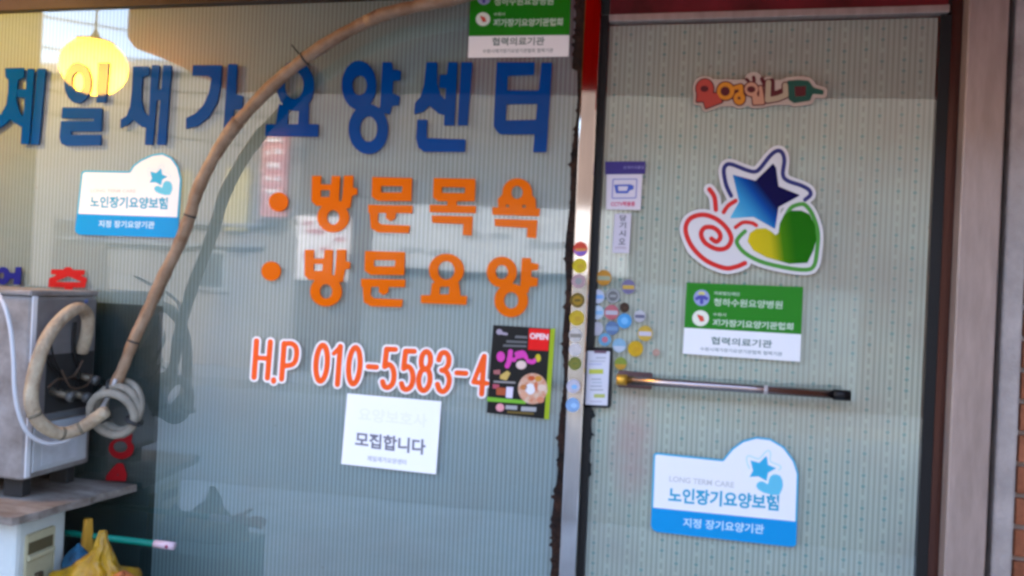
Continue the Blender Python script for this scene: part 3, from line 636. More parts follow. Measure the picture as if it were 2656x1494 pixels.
for nm, pr, m_ in (('coral_letter', coral+[('E', 318,352,72,56)], mat('coral_print', (.45, .06, .04), .5)), ('yellow_letter', yel+[('E', 682,395,84,84), ('E', 925,515,28,30)], mat('amber_print', (.66, .24, .02), .5)),
                   ('peach_letter', peach+[('E', 1138,362,74,58), ('E', 1262,465,16,28)], mat('peach_print', (.56, .28, .17), .5)), ('cream_letter', nib, mat('putty_print', (.44, .34, .22), .5)), ('green_letter', dag+[('P', [(1900,310),(2100,300),(2090,480),(1910,490)])], mat('bottle_green', (.015, .075, .05), .5)),
                   ('dark_hole', [('p', [(1900,310),(2100,300),(2090,480),(1910,490)], -3)], Mm)):
    plate(nm, pr, ZW, m_, t, .0056, .0064, f=fw, rnd=3)
# white notice
t = front('white_notice', 'white paper notice reading 모집합니다 taped under the phone number', 'notice', 1007, 1216)
quad('paper', [(901, 1020), (1145, 1041), (1131, 1230), (885, 1203)], mat('white_paper', (.88, .88, .88), .6), t, .0004, .0009)
text('faint_lettering', '요양보호사', (930, 1073), (1108, 1092), 36, mat('faint_print', (.82, .82, .85), .6), t, .0012)
text('bold_lettering', '모집합니다', (922, 1138), (1104, 1160), 40, mat('slate_print', (.17, .165, .20), .6), t, .0012, bold=.03)
text('small_lettering', '제일재가요양센터', (953, 1188), (1054, 1199), 14, mat('mid_grey_print', (.42, .42, .44), .6), t, .0012)
# food poster
ZP = zoomer(1260, 830, .18627); fp = .18627
t = front('food_poster', 'black food poster with a red OPEN box, pink title and round dish photo', 'poster', *ZP((450, 1370)))
M_blk = mat('poster_black', (.006, .006, .006), .4)
quad('black_sheet', [ZP(p) for p in ((105, 70), (905, 122), (830, 1378), (15, 1290))], M_blk, t, .0004, .0010)
quad('lime_edge', [ZP(p) for p in ((905, 120), (968, 118), (880, 1385), (815, 1380))], mat('lime_print', (.30, .40, .01), .4), t, .0004, .0012)
quad('lime_band', [ZP(p) for p in ((20, 1070), (560, 1120), (556, 1168), (18, 1130))], mat('leaf_print', (.16, .42, .03), .4), t, .0010, .0013)
quad('red_box', [ZP(p) for p in ((605, 115), (893, 130), (870, 430), (590, 415))], mat('poster_red', (.72, .004, .004), .4), t, .0010, .0013)
text('open_lettering', 'OPEN', ZP((615, 220)), ZP((872, 235)), 85*fp, mat('pinkish_white', (.80, .66, .66), .5), t, .0016, bold=.04)
pk = mat('magenta_print', (.62, .05, .36), .4)
plate('pink_title', [('e', 210,510,58,72), ('c', [(345,440),(330,560),(300,640)], 34), ('c', [(320,540),(400,555)], 28), ('c', [(430,470),(520,455),(560,520)], 30), ('c', [(430,520),(520,500)], 24), ('c', [(590,570),(650,585),(690,560)], 30)], ZP, pk, t, .0010, .0014, f=fp, step=5)
plate('yellow_star', [('e', 728,530,38,55)], ZP, mat('poster_yellow', (.62, .50, .02), .4), t, .0010, .0014, f=fp, step=5)
plate('white_bowl', [('e', 495,625,72,60)], ZP, mat('poster_blush', (.70, .52, .46), .4), t, .0010, .0015, f=fp, step=5)
plate('dish', [('e', 655,955,205,215)], ZP, mat('dish_cream', (.62, .50, .38), .4, var=.6, vscale=70, col2=(.55, .20, .10)), t, .0010, .0014, f=fp, step=5)
for cx, cy, rx, ry, c in ((640,810,45,35,(.5,.08,.02)), (735,815,50,40,(.55,.25,.03)), (530,935,50,38,(.48,.17,.05)), (620,960,70,75,(.72,.70,.72)), (700,920,28,60,(.55,.15,.06)), (760,1110,55,45,(.60,.22,.12)), (540,1040,55,45,(.62,.32,.2)), (780,940,60,45,(.68,.52,.42))):
    plate('dish_food', [('e', cx, cy, rx, ry)], ZP, mat('food_%d' % (cx*1000+cy), c, .4), t, .0014, .0017, f=fp, step=6)
for nm, pts_, c in (('photo_tile', [(200,770),(300,705),(345,740),(290,840),(200,820)], (.55,.38,.10)), ('photo_tile', [(110,700),(200,690),(205,760),(112,750)], (.36,.12,.12)), ('photo_tile', [(145,930),(285,950),(275,1050),(150,1040)], (.38,.08,.03)), ('photo_tile', [(290,930),(385,935),(370,1090),(280,1080)], (.66,.6,.72)), ('photo_tile', [(100,890),(190,900),(185,960),(98,950)], (.45,.08,.12)),
                   ('caption_bar', [(110,845),(415,860),(410,885),(108,868)], (.30,.28,.27)), ('caption_bar', [(420,215),(580,225),(578,260),(400,250)], (.13,.13,.13)), ('caption_bar', [(290,280),(575,295),(573,325),(285,315)], (.12,.12,.12)), ('caption_bar', [(245,340),(570,352),(568,380),(240,370)], (.13,.13,.13)),
                   ('caption_bar', [(280,1185),(440,1195),(436,1250),(276,1240)], (.36,.36,.36)), ('caption_bar', [(495,1205),(705,1215),(700,1275),(490,1265)], (.36,.36,.36)), ('caption_bar', [(300,1265),(670,1290),(668,1318),(298,1295)], (.15,.10,.02))):
    quad(nm, [ZP(p) for p in pts_], mat('poster_%d_%d' % pts_[0], c, .4), t, .0010, .0013)
plate('pink_disc', [('e', 200,1218,58,56)], ZP, mat('poster_pink', (.72, .30, .33), .4), t, .0010, .0014, f=fp, step=5)
plate('logo_mark', [('e', 190,165,42,40), ('s', [(230,185),(290,195)], 18)], ZP, mat('poster_grey', (.35, .30, .36), .4), t, .0010, .0014, f=fp, step=5)
# camera notice on the door
ZC = zoomer(1400, 380, .22087); fcv = .22087
t = front('camera_notice', 'small white camera warning sticker with violet header and red lettering on the door edge', 'sticker', *ZC((980, 740)))
quad('violet_header', [ZC(p) for p in ((768, 178), (1245, 175), (1238, 322), (770, 328))], mat('violet_print', (.035, .02, .16), .4), t, .0004, .0012)
text('header_lettering', '관계자외출입', ZC((980, 248)), ZC((1225, 245)), 34*fcv, mat('lilac_print', (.22, .2, .38), .4), t, .0015)
quad('white_card', [ZC(p) for p in ((785, 330), (1205, 326), (1182, 745), (780, 738))], mat('pinkish_card', (.64, .57, .60), .5), t, .0004, .0010)
plate('blue_frame', [('p', [(870,395),(1130,393),(1120,595),(860,598)], 18), ('P', [(880,405),(1120,403),(1110,585),(870,588)], 12)], ZC, mat('frame_violet', (.26, .25, .46), .4), t, .0010, .0013, f=fcv, step=4)
plate('camera_mark', [('p', [(880,455),(1060,450),(1100,465),(1095,500),(1055,510),(1030,545),(900,545)], 6), ('P', [(925,475),(1030,473),(1020,515),(930,517)], 6)], ZC, mat('camera_blue', (.06, .10, .40), .4), t, .0010, .0014, f=fcv, step=4)
text('red_lettering', 'CCTV작동중', ZC((835, 675)), ZC((1120, 675)), 60*fcv, mat('rose_print', (.58, .05, .12), .4), t, .0013, bold=.04)
t = front('pull_label', 'narrow vertical lilac label with dark lettering under the camera warning sticker', 'label', *ZC((950, 1250)))
quad('label_card', [ZC(p) for p in ((880, 790), (1075, 788), (1048, 1252), (850, 1248))], mat('lilac_card', (.58, .52, .56), .5), t, .0004, .0010)
for k, (ch, yy) in enumerate(zip('당기시오', (840, 925, 1020, 1115))):
    text('label_letter', ch, ZC((938-k*4, yy)), ZC((1018-k*4, yy)), 75*fcv, mat('label_ink', (.14, .13, .14), .5), t, .0013, bold=.03)
text('small_lettering', '당겨주세요', ZC((885, 1190)), ZC((1015, 1190)), 34*fcv, mat('label_rose', (.34, .24, .27), .5), t, .0013)
# card holder next to the handle
ZK = zoomer(1400, 850, .1725); fk = .1725
t = front('card_holder', 'black framed pocket with a white price card beside the bar handle', 'card holder', *ZK((880, 1190)))
plate('black_frame', [('p', [(690,330),(1070,330),(1040,1165),(670,1165)], 34)], ZK, mat('holder_black', (.012, .013, .014), .35), t, .0004, .006, f=fk, rnd=20)
quad('white_card', [ZK(p) for p in ((722, 345), (1058, 355), (1020, 1165), (690, 1150))], mat('card_white', (.62, .60, .64), .4), t, .006, .0068)
quad('card_tab', [ZK(p) for p in ((815, 340), (1015, 345), (1000, 385), (825, 380))], mat('plum_print', (.16, .08, .11), .4), t, .0068, .0072)
for y, x0_, x1_, c, h in ((450,850,1000,(.40,.39,.42),22), (500,760,990,(.45,.44,.48),20), (545,740,940,(.44,.43,.56),22), (655,745,960,(.50,.50,.07),70), (770,780,930,(.38,.38,.42),22), (820,790,940,(.42,.45,.48),22), (875,770,940,(.40,.40,.43),24), (930,760,960,(.36,.36,.38),22), (1020,820,985,(.42,.44,.12),56), (1105,760,940,(.48,.44,.5),22)):
    quad('print_line', [ZK(p) for p in ((x0_, y-h/2), (x1_, y-h/2), (x1_-3, y+h/2), (x0_-3, y+h/2))], mat('card_ink_%d' % y, c, .5), t, .0068, .0071)

# round delivery stickers, each with its own look
ZR = zoomer(1400, 600, .24845); fr_ = .24845
rs = [  # x, y, r, base, mark colour, mark, description, on the post?
 (425,185,75,(.60,.06,.03),(.20,.10,.40),'split','red, orange and violet',1),(418,360,75,(.55,.42,.01),(.45,.30,.02),'blob','plain bright yellow topmost',1),(405,520,72,(.42,.27,.28),(.24,.25,.24),'disc','pink rimmed grey centred',1),
 (395,720,75,(.34,.20,.015),(.10,.07,.01),'ring','brown and amber dark rimmed',1),(388,905,78,(.52,.36,.02),(.42,.26,.02),'blob','golden yellow',1),(375,1085,70,(.55,.51,.47),(.22,.20,.17),'bar','faded white with dark smudge',1),(370,1235,66,(.58,.54,.52),(.52,.48,.46),'blob','blank peeled white',1),
 (368,1380,68,(.20,.19,.03),(.13,.15,.03),'ring','olive green',1),(351,1616,70,(.50,.48,.56),(.20,.42,.66),'blob','pale disc with sky blue heart',1),(345,1812,72,(.22,.38,.62),(.30,.48,.70),'blob','flat light blue lowest',1),
 (670,485,78,(.55,.24,.02),(.30,.32,.20),'bar','orange with greenish band',0),(925,580,72,(.17,.15,.28),(.50,.32,.05),'bar','violet with yellow band',0),(603,680,72,(.55,.58,.68),(.18,.36,.66),'bar','white with blue band topmost by the post',0),
 (765,675,75,(.15,.15,.145),(.30,.30,.29),'ring','dark grey ringed',0),(885,795,50,(.045,.022,.012),(.06,.03,.015),'blob','small dark brown',0),(598,845,72,(.50,.60,.70),(.22,.42,.62),'bar','icy white with blue band below another',0),
 (750,845,75,(.50,.13,.15),(.42,.40,.44),'bar','rose red with grey band',0),(885,935,75,(.07,.32,.62),(.16,.42,.68),'disc','bright azure',0),(1045,885,60,(.50,.49,.52),(.12,.12,.18),'bar','pale with navy print',0),
 (590,1015,72,(.46,.45,.49),(.40,.38,.44),'blob','blank lilac grey',0),(755,1010,70,(.11,.18,.32),(.16,.27,.42),'bar','slate blue',0),(680,1130,65,(.13,.35,.52),(.45,.13,.17),'disc','blue with red centre',0),
 (830,1190,70,(.24,.42,.55),(.46,.50,.56),'split','light blue over white',0),(1100,1065,78,(.58,.38,.05),(.52,.49,.56),'bar','yellow with white band',0),(1000,1225,80,(.60,.36,.01),(.50,.28,.01),'blob','large golden orange',0),
 (1215,1265,36,(.48,.27,.21),(.42,.30,.24),'blob','tiny salmon',0),(845,1380,65,(.24,.30,.04),(.48,.26,.03),'split','green over orange',0)]
for (x, y, r_, c1, c2, mk, desc, onpost) in rs:
    Yp = -.0283 if onpost else 0.0
    t = front('round_sticker', '%s round sticker on the %s' % (desc, 'steel post' if onpost else 'glass door edge'), 'sticker', *ZR((x, y+r_)), Y=Yp, group='round stickers')
    plate('disc', [('e', x, y, r_, r_*1.04)], ZR, mat('sticker_%d_%d' % (x, y), c1, .4, var=.25, vscale=60), t, .0003, .0008, Y=Yp, f=fr_, step=4)
    mp = {'split': [('e', x, y, r_*.93, r_*.97), ('P', [(x-200, y-200), (x+200, y-200), (x+200, y+r_*.2), (x-200, y+r_*.05)])], 'blob': [('e', x+r_*.15, y+r_*.1, r_*.45, r_*.35)], 'disc': [('e', x, y, r_*.5, r_*.5)],
          'ring': [('e', x, y, r_*.95, r_*.98), ('E', x, y, r_*.68, r_*.7), ('s', [(x-r_*.3, y), (x+r_*.3, y)], r_*.16)], 'bar': [('p', [(x-r_*.8, y-r_*.22), (x+r_*.8, y-r_*.18), (x+r_*.8, y+r_*.32), (x-r_*.8, y+r_*.28)], 3)]}[mk]
    plate('print_mark', mp, ZR, mat('mark_%d_%d' % (x, y), c2, .4), t, .0008, .0011, Y=Yp, f=fr_, step=4)
    if mk == 'split' and onpost: plate('print_mark', [('p', [(x-r_*.7, y-r_*.05), (x+r_*.8, y-r_*.1), (x+r_*.8, y+r_*.3), (x-r_*.7, y+r_*.35)])], ZR, mat('mark_orange', (.55, .22, .05), .4), t, .0011, .0014, Y=Yp, f=fr_, step=4)

# ================================================================== CONDENSER, PIPES, SHELF, CLUTTER
M_ac = mat('condenser_enamel', (.30, .285, .275), .42, var=.4, vscale=9, col2=(.15, .13, .12), bump=.05, bscale=30)
M_acd = mat('condenser_dark', (.03, .03, .03), .6)
AX1, AX0, AY0, AY1, AZ0, AZ1 = -1.66, -2.42, -.268, -.032, .735, 1.236
ac = thing('air_conditioner', 'grey enamelled air conditioner outdoor unit standing on a board before the window', 'air conditioner', (AX1, AY0, .682))
def apart(name, b, m, bev=0.0, parent=ac):
    x0, x1, y0, y1, z0, z1 = b; l = ac.location; return box(name, (x0-l.x, x1-l.x, y0-l.y, y1-l.y, z0-l.z, z1-l.z), m, parent, bev)
apart('body', (AX0, AX1, AY0, AY1, AZ0, AZ1-.012), M_ac, .008)
apart('top_lid', (AX0-.004, AX1+.004, AY0-.006, AY1+.004, AZ1-.0118, AZ1+.004), M_ac, .005)
gr = lathe('fan_grille', [(.19, 0), (.205, -.004), (.212, -.012), (.205, -.016), (.19, -.012)], M_ac, ac, 40, 'y', Vector((-2.0, AY0-.001, .985))-ac.location)
for k in range(1, 6): tube('grille_ring', [Vector((math.cos(a)*.033*k, -.010, math.sin(a)*.033*k)) for a in np.linspace(0, 2*math.pi, 28)[:-1]], .0022, M_ac, gr, 6, True)
for k in range(6):
    a = k*math.pi/6; tube('grille_spoke', [(-math.cos(a)*.19, -.006, -math.sin(a)*.19), (math.cos(a)*.19, -.006, math.sin(a)*.19)], .0022, M_ac, gr, 6)
lathe('fan_opening', [(.0001, 0), (.19, 0), (.19, -.003), (.0001, -.003)], M_acd, ac, 40, 'y', Vector((-2.0, AY0-.0005, .985))-ac.location)
apart('rear_fins', (AX0+.02, AX1-.02, AY1+.0005, AY1+.012, AZ0+.02, AZ1-.03), M_acd)
apart('side_panel', (AX1+.0005, AX1+.004, AY0+.02, AY1-.004, .885, 1.215), mat('side_panel', (.19, .18, .18), .38, var=.3, vscale=8), .002)
apart('valve_recess', (AX1+.0042, AX1+.0055, AY0+.055, AY1-.008, .905, 1.065), M_acd)
apart('lower_panel', (AX1+.0005, AX1+.006, AY0+.022, AY1-.02, .752, .880), mat('side_panel_light', (.50, .52, .54), .4, var=.2, vscale=8), .003)
apart('label_plate', (AX1+.0061, AX1+.0075, AY0+.05, AY1-.055, .765, .84), mat('label_plate', (.56, .58, .62), .35, var=.2, vscale=20), .001)
apart('handle_recess', (AX1+.0042, AX1+.0052, AY0+.07, AY1-.03, .888, .902), mat('recess_grey', (.12, .13, .14), .5))
apart('corner_strip', (AX1+.0005, AX1+.005, AY0+.001, AY0+.018, .742, 1.225), mat('pale_strip', (.66, .66, .68), .4), .002)
for y_ in (AY0+.03, AY1-.05):
    for x_ in (AX0+.06, AX1-.09): apart('foot', (x_, x_+.06, y_, y_+.03, .682, AZ0+.002), M_acd, .003)
cor = PX(223, 782, AX1+.006)-ac.location
lathe('screw', [(.006, 0), (.006, .003), (.001, .004)], mat('screw_blue', (.10, .13, .30), .4), ac, 12, 'x', cor)
M_brassv = mat('valve_brass', (.14, .12, .09), .5, metal=.6)
for k, (yy, zz) in enumerate(((-.19, .965), (-.13, .955), (-.10, 1.0))):
    v = tube('service_valve', [Vector((AX1+.002, yy, zz))-ac.location, Vector((AX1+.05, yy+.01, zz-.012))-ac.location], .011, M_brassv, ac, 12)
    tube('valve_cap', [Vector((AX1+.05, yy+.01, zz-.012))-ac.location, Vector((AX1+.062, yy+.012, zz-.015))-ac.location], .0145, mat('valve_cap', (.13, .13, .125), .5, metal=.3), v, 8)
for k, (pp, r_) in enumerate((([(195,835),(192,900),(205,960),(200,1000)], .0045), ([(112,905),(150,965),(200,985),(262,1000)], .004), ([(130,880),(140,930),(165,985),(150,1010)], .003), ([(215,935),(190,975),(150,985),(125,1005)], .003), ([(160,960),(185,1005),(225,1000),(238,970)], .003))):
    tube('loose_wire', [p-ac.location for p in catmull([PX(*q, AX1+.02+.008*k) for q in pp], 8)], r_, mat('wire_black', (.012, .011, .01), .5) if k < 3 else mat('wire_brown', (.07, .045, .03), .5), ac, 8)
# foam pipe loop beside the unit
M_foam = mat('foam_insulation', (.52, .43, .30), .8, var=.45, vscale=16, col2=(.28, .20, .13), bump=.6, bscale=60)
XL = AX1+.055
lp = [PX(*p, XL+dx) for p, dx in (((212,912), -.03), ((226,862), -.005), ((226,818), 0), ((203,800), .01), ((165,822), .014), ((125,872), .014), ((97,940), .012), ((82,1010), .01), ((84,1060), .012), ((108,1100), .02), ((155,1124), .03), ((205,1112), .05), ((248,1085), .09), ((272,1068), .12))]
fl = thing('insulated_pipe', 'beige foam insulated pipe looping beside the condenser towards the coil', 'pipe', lp[7])
cp = catmull(lp, 8); tube('foam_sleeve', [p-fl.location for p in cp], .0170, M_foam, fl, 14)
M_tie = mat('tie_band', (.16, .13, .09), .6)
for i in (66, 80, 88):
    tube('tape_band', [cp[i]-fl.location, cp[i]-fl.location+(cp[i+1]-cp[i]).normalized()*.008], .0178, M_tie, fl, 14)
# white cable
cb = [PX(*p, X_) for p, X_ in (((-60,700),-1.80), ((0,770),-1.68), ((25,840),-1.64), ((35,930),-1.62), ((38,1010),-1.615), ((50,1075),-1.61), ((75,1125),-1.60), ((120,1150),-1.585), ((170,1143),-1.57), ((215,1115),-1.555), ((250,1078),-1.545), ((280,1030),-1.53), ((300,985),-1.50))]
props(tube('white_cable', catmull(cb, 8), .0055, mat('cable_grey', (.50, .50, .52), .45), None, 10), 'pale grey cable sagging in front of the condenser side to the pipe coil', 'cable')
# pipe coil
M_wrap = mat('pipe_wrap', (.33, .225, .145), .5, var=.5, vscale=13, col2=(.19, .105, .055), bump=.35, bscale=50)
cc = PY(306, 1060, -.12)
ci = thing('pipe_coil', 'small coil of spare wrapped pipe hanging at the foot of the bent conduit', 'pipe coil', cc-Vector((0, 0, .08)))
M_coil = mat('coil_wrap', (.33, .295, .235), .65, var=.4, vscale=14, bump=.4, bscale=60)
for k, (dr, dy, tl, dz, r_) in enumerate(((0, 0, .15, 0, .011), (.004, .018, -.2, .006, .010), (-.003, -.02, .35, -.012, .012))):
    pts = []
    for a in np.linspace(0, 2*math.pi, 40)[:-1]:
        rad = .060+dr; pts.append(Vector((math.cos(a)*rad, dy+math.cos(a+.8)*tl*.06, math.sin(a)*rad*1.04+dz+.08)))
    tube('pipe_turn', pts, r_, M_coil, ci, 12, True)
for a in (1.9, 3.9, 5.8):
    p = Vector((math.cos(a)*.060, 0, math.sin(a)*.0625+.08)); tg = Vector((-math.sin(a), 0, math.cos(a)))
    tube('tie_band', [p-tg*.003, p+tg*.003], .026, mat('cable_tie', (.03, .03, .03), .5), ci, 12)
# bent conduit
cpx = [((286,1022),-.125), ((316,962),-.115), ((345,888),-.10), ((384,805),-.085), ((425,715),-.075), ((462,640),-.068), ((492,562),-.065), ((510,500),-.065), ((543,430),-.065), ((592,350),-.066), ((652,278),-.068), ((725,205),-.07), ((805,142),-.072), ((890,88),-.075), ((990,40),-.08), ((1090,14),-.085), ((1200,-10),-.09), ((1330,-60),-.10), ((1400,-150),-.09)]
cw = [PY(*p, y) for p, y in cpx]
cdt = thing('bent_conduit', 'tan taped pipe bundle sweeping in a long curve across the window', 'pipe', cw[0])
cc_ = catmull(cw, 10)
rad = [.0168*(1+.05*math.sin(i*.37)+.04*math.sin(i*1.13))*(1.0 if i > 25 else .92) for i in range(len(cc_))]
tube('wrapped_pipe', [p-cw[0] for p in cc_], rad, M_wrap, cdt, 18)
for i0, mm, wd, ex in ((20, MATS['cable_tie'], .005, 1.10), (60, MATS['cable_tie'], .005, 1.10), (118, MATS['cable_tie'], .005, 1.10), (90, M_wrap, .05, 1.02), (136, M_wrap, .04, 1.02)):
    d_ = (cc_[i0+1]-cc_[i0]).normalized(); p = cc_[i0]-cw[0]
    tube('cable_tie' if wd < .01 else 'tape_lap', [p, p+d_*wd], rad[i0]*ex, mm, cdt, 18)
d_ = Vector((-.012, -.02, .018)); p = cc_[118]-cw[0]+Vector((-.01, -.012, .012)); tube('tie_tail', [p, p+d_], .0018, MATS['cable_tie'], cdt, 6)
# shelf board
bm = bmesh.new()
ol = [(-2.6, -.37), (-1.575, -.385), (-1.566, -.372)]
for k in range(1, 14):
    s = k/14; ol.append((-1.566+.052*s+random.uniform(-.006, .004), -.372+.352*s))
ol += [(-1.513, -.012), (-2.6, -.012)]
prism(bm, [ol], .660, .680)
for v in bm.verts: v.co = Vector((v.co.x+1.56, v.co.y+.37, v.co.z-.66))
sb = bm_obj('shelf_board', bm, mat('weathered_board', (.27, .24, .21), .8, var=.5, vscale=7, col2=(.12, .09, .07), bump=.5, bscale=40, aniso=(1, 3, 3)), None); sb.location = (-1.56, -.37, .66)
props(sb, 'weathered grey plywood board with a ragged edge under the condenser', 'board')
# white appliance under the board
wm = thing('white_cabinet', 'white enamel cabinet with a cream recessed side grip under the board', 'cabinet', (-1.60, -.34, 0))
M_en = mat('white_enamel', (.56, .60, .58), .35, var=.12, vscale=5)
def mpart(name, b, m, bev=0.0, parent=wm):
    x0, x1, y0, y1, z0, z1 = b; l = wm.location; return box(name, (x0-l.x, x1-l.x, y0-l.y, y1-l.y, z0, z1), m, parent, bev)
mpart('body', (-2.25, -1.604, -.338, -.172, .03, .658), M_en, .012)
mpart('base', (-2.23, -1.62, -.33, -.18, .0, .029), M_acd)
M_cream = mat('cream_plastic', (.46, .42, .27), .4, var=.15, vscale=10)
gpl = mpart('grip_plate', (-1.6038, -1.598, -.312, -.218, .44, .612), M_cream, .006)
mpart('grip_slot', (-1.5978, -1.5965, -.306, -.226, .560, .590), mat('slot_shadow', (.10, .08, .04), .6), 0, gpl)
mpart('grip_ledge', (-1.5978, -1.590, -.309, -.222, .545, .558), M_cream, .002, gpl)
mpart('grip_knob', (-1.5978, -1.586, -.285, -.262, .490, .506), mat('knob_brown', (.07, .05, .03), .4), .004, gpl)
# crate carrying the bag
cr = thing('plastic_crate', 'dark green plastic crate below the yellow bag', 'crate', (-1.445, -.24, 0))
M_crate = mat('crate_plastic', (.02, .06, .04), .5)
for (x0, x1, y0, y1, z0, z1, nm) in ((-.14, .14, -.13, .13, .0, .012, 'bottom'), (-.14, .14, -.13, -.118, .0125, .440, 'side'), (-.14, .14, .118, .13, .0125, .440, 'side'), (-.14, -.128, -.1175, .1175, .0125, .440, 'side'), (.128, .14, -.1175, .1175, .0125, .440, 'side'), (-.14, .14, -.13, .13, .4403, .445, 'lid')):
    box(nm, (x0, x1, y0, y1, z0, z1), M_crate, cr, .003)
# yellow bag: slumped body with a tied peak
def blob(name, loc, fn, m, nu=28, nv=18, parent=None):
    bm = bmesh.new(); rings = []
    for j in range(nv+1):
        v = j/nv; ring_ = []
        for i in range(nu):
            x, y, z = fn(2*math.pi*i/nu, v); ring_.append(bm.verts.new((x, y, z)))
        rings.append(ring_)
    for j in range(nv):
        for i in range(nu): bm.faces.new((rings[j][i], rings[j][(i+1) % nu], rings[j+1][(i+1) % nu], rings[j+1][i]))
    bm.faces.new(rings[0]); bm.faces.new(rings[-1]); o = bm_obj(name, bm, m, parent, True); o.location = loc; return o
def bagf(a, v):
    h = [0, .015, .035, .055, .075, .10, .128][min(6, int(v*6))]; t = v*6-int(v*6) if v < 1 else 0
    hs = [0, .012, .050, .082, .108, .140, .178, .178]; rs_ = [.05, .115, .112, .060, .034, .018, .009, .009]
    k = min(6, int(v*6)); h = hs[k]+(hs[k+1]-hs[k])*t; r = rs_[k]+(rs_[k+1]-rs_[k])*t
    r *= 1+.14*math.sin(a*6+v*5)*(1 if v > .35 else .5)+.07*math.sin(a*13+1+3*v)
    return (math.cos(a)*r*1.1+.012*v, math.sin(a)*r*.62, h)
M_bag = mat('yellow_plastic_film', (.40, .235, .006), .3, var=.5, vscale=24, col2=(.22, .11, .006), spec=.35, bump=.7, bscale=45)
bg_ = blob('yellow_bag', (-1.44, -.25, .4455), bagf, M_bag, 48, 30)
from mathutils import noise
for v in bg_.data.vertices:
    q = noise.noise_vector(v.co*22)+.5*noise.noise_vector(v.co*55); k = .010 if v.co.z > .02 else .0
    v.co += q*k
props(bg_, 'knotted yellow plastic bag slumped on the crate beside the white cabinet', 'bag')
gl = thing('orange_glove', 'crumpled orange rubber glove lying right of the yellow bag', 'glove', (-1.335, -.27, .4855))
M_gl = mat('orange_rubber', (.52, .17, .04), .45, var=.4, vscale=30, col2=(.35, .10, .04))
tube('palm', [(-.04, 0, .02), (-.01, 0, .03), (.02, 0, .024)], [.016, .022, .016], M_gl, gl, 10)
for k in range(4): tube('finger', catmull([(.01, -.02+.013*k, .026), (.04+.01*k, -.024+.014*k, .034-.004*k), (.07+.006*(k % 2), -.028+.016*k, .022-.003*k)], 4), .0068, M_gl, gl, 8)
tube('thumb', catmull([(-.02, -.02, .03), (.0, -.03, .05), (.015, -.032, .058)], 4), .007, M_gl, gl, 8)
# green pole with pink cap
pa, pb = PY(206, 1386, -.13), PY(452, 1416, -.13)
gp = thing('green_pole', 'green plastic pole with a pink end cap lying behind the yellow bag', 'pole', pa)
dd = (pb-pa); dd.z *= .6
tube('shaft', [-dd*.6, dd*.80], .0088, mat('green_plastic', (.004, .20, .14), .35), gp, 14)
tube('pink_cap', [dd*.80, dd*1.0], .0105, mat('pink_plastic', (.66, .50, .56), .4), gp, 14)
q_ = dd*.945+Vector((0, -.0096, 0)); lathe('cap_mark', [(.005, 0), (.005, -.0015)], mat('cap_mark', (.30, .05, .10), .4), gp, 12, 'y', q_)
# orange scoop and blue ball behind
props(blob('orange_scoop', (-1.565, -.14, .4455), lambda a, v: (math.cos(a)*.022*(1-.5*v)*(1+.2*math.sin(3*a)), math.sin(a)*.018*(1-.4*v), (.165*v)), mat('scoop_orange', (.50, .26, .03), .4)), 'upright orange plastic scoop tucked behind the white cabinet', 'scoop')
props(blob('blue_bundle', (-1.535, -.205, .4455), lambda a, v: (math.cos(a)*.040*math.sin(math.pi*min(.98, max(.1, v)))*(1+.15*math.sin(4*a)), math.sin(a)*.03*math.sin(math.pi*min(.98, max(.1, v))), .12*v), mat('blue_cloth', (.02, .13, .24), .6, var=.7, vscale=30, col2=(.005, .01, .02))), 'crumpled blue cloth bundle between white cabinet and yellow bag', 'cloth')

# ================================================================== CANOPY AND LAMP (seen in the reflections)
can = thing('canopy', 'red fabric canopy with a ragged front valance above the shop front', 'canopy', (0, 0, 2.3))
M_can = bpy.data.materials.new('canopy_fabric'); M_can.use_nodes = True
_n = M_can.node_tree; _p = _n.nodes['Principled BSDF']; _p.inputs['Base Color'].default_value = (.55, .008, .006, 1); _p.inputs['Roughness'].default_value = .7
_t = _n.nodes.new('ShaderNodeBsdfTranslucent'); _t.inputs[0].default_value = (.80, .006, .004, 1); _m = _n.nodes.new('ShaderNodeMixShader'); _m.inputs[0].default_value = .45
_n.links.new(_p.outputs[0], _m.inputs[1]); _n.links.new(_t.outputs[0], _m.inputs[2]); _n.links.new(_m.outputs[0], _n.nodes['Material Output'].inputs[0])
M_tarp = bpy.data.materials.new('tarp_valance'); M_tarp.use_nodes = True
_n = M_tarp.node_tree; _p = _n.nodes['Principled BSDF']; _p.inputs['Base Color'].default_value = (.38, .14, .055, 1); _p.inputs['Roughness'].default_value = .7
_t = _n.nodes.new('ShaderNodeBsdfTranslucent'); _t.inputs[0].default_value = (.40, .13, .06, 1); _m = _n.nodes.new('ShaderNodeMixShader'); _m.inputs[0].default_value = .3
_n.links.new(_p.outputs[0], _m.inputs[1]); _n.links.new(_t.outputs[0], _m.inputs[2]); _n.links.new(_m.outputs[0], _n.nodes['Material Output'].inputs[0])
CD = .80
vpx = [(330,95),(352,125),(392,140),(430,155),(505,190),(600,240),(900,245),(1180,243),(1350,247),(1540,247),(2000,255),(2420,255)]
vw = [PY(*p, CD) for p in vpx]; zt = .14
bm = bmesh.new()
vs = [bm.verts.new(c) for c in ((vw[0].x-.02, -CD, zt), (1.42, -CD, zt), (1.42, .25, .45), (-3.3, .25, .45))]; bm.faces.new(vs)
bmesh.ops.solidify(bm, geom=bm.faces[:], thickness=.004); bm_obj('roof_sheet', bm, mat('tarp_brown', (.40, .17, .07), .7, var=.4, vscale=4), can)
brown = [(p.x, p.z-2.3) for p in vw[:8]]+[(vw[7].x+.10, zt-.005), (vw[0].x, zt-.005)]
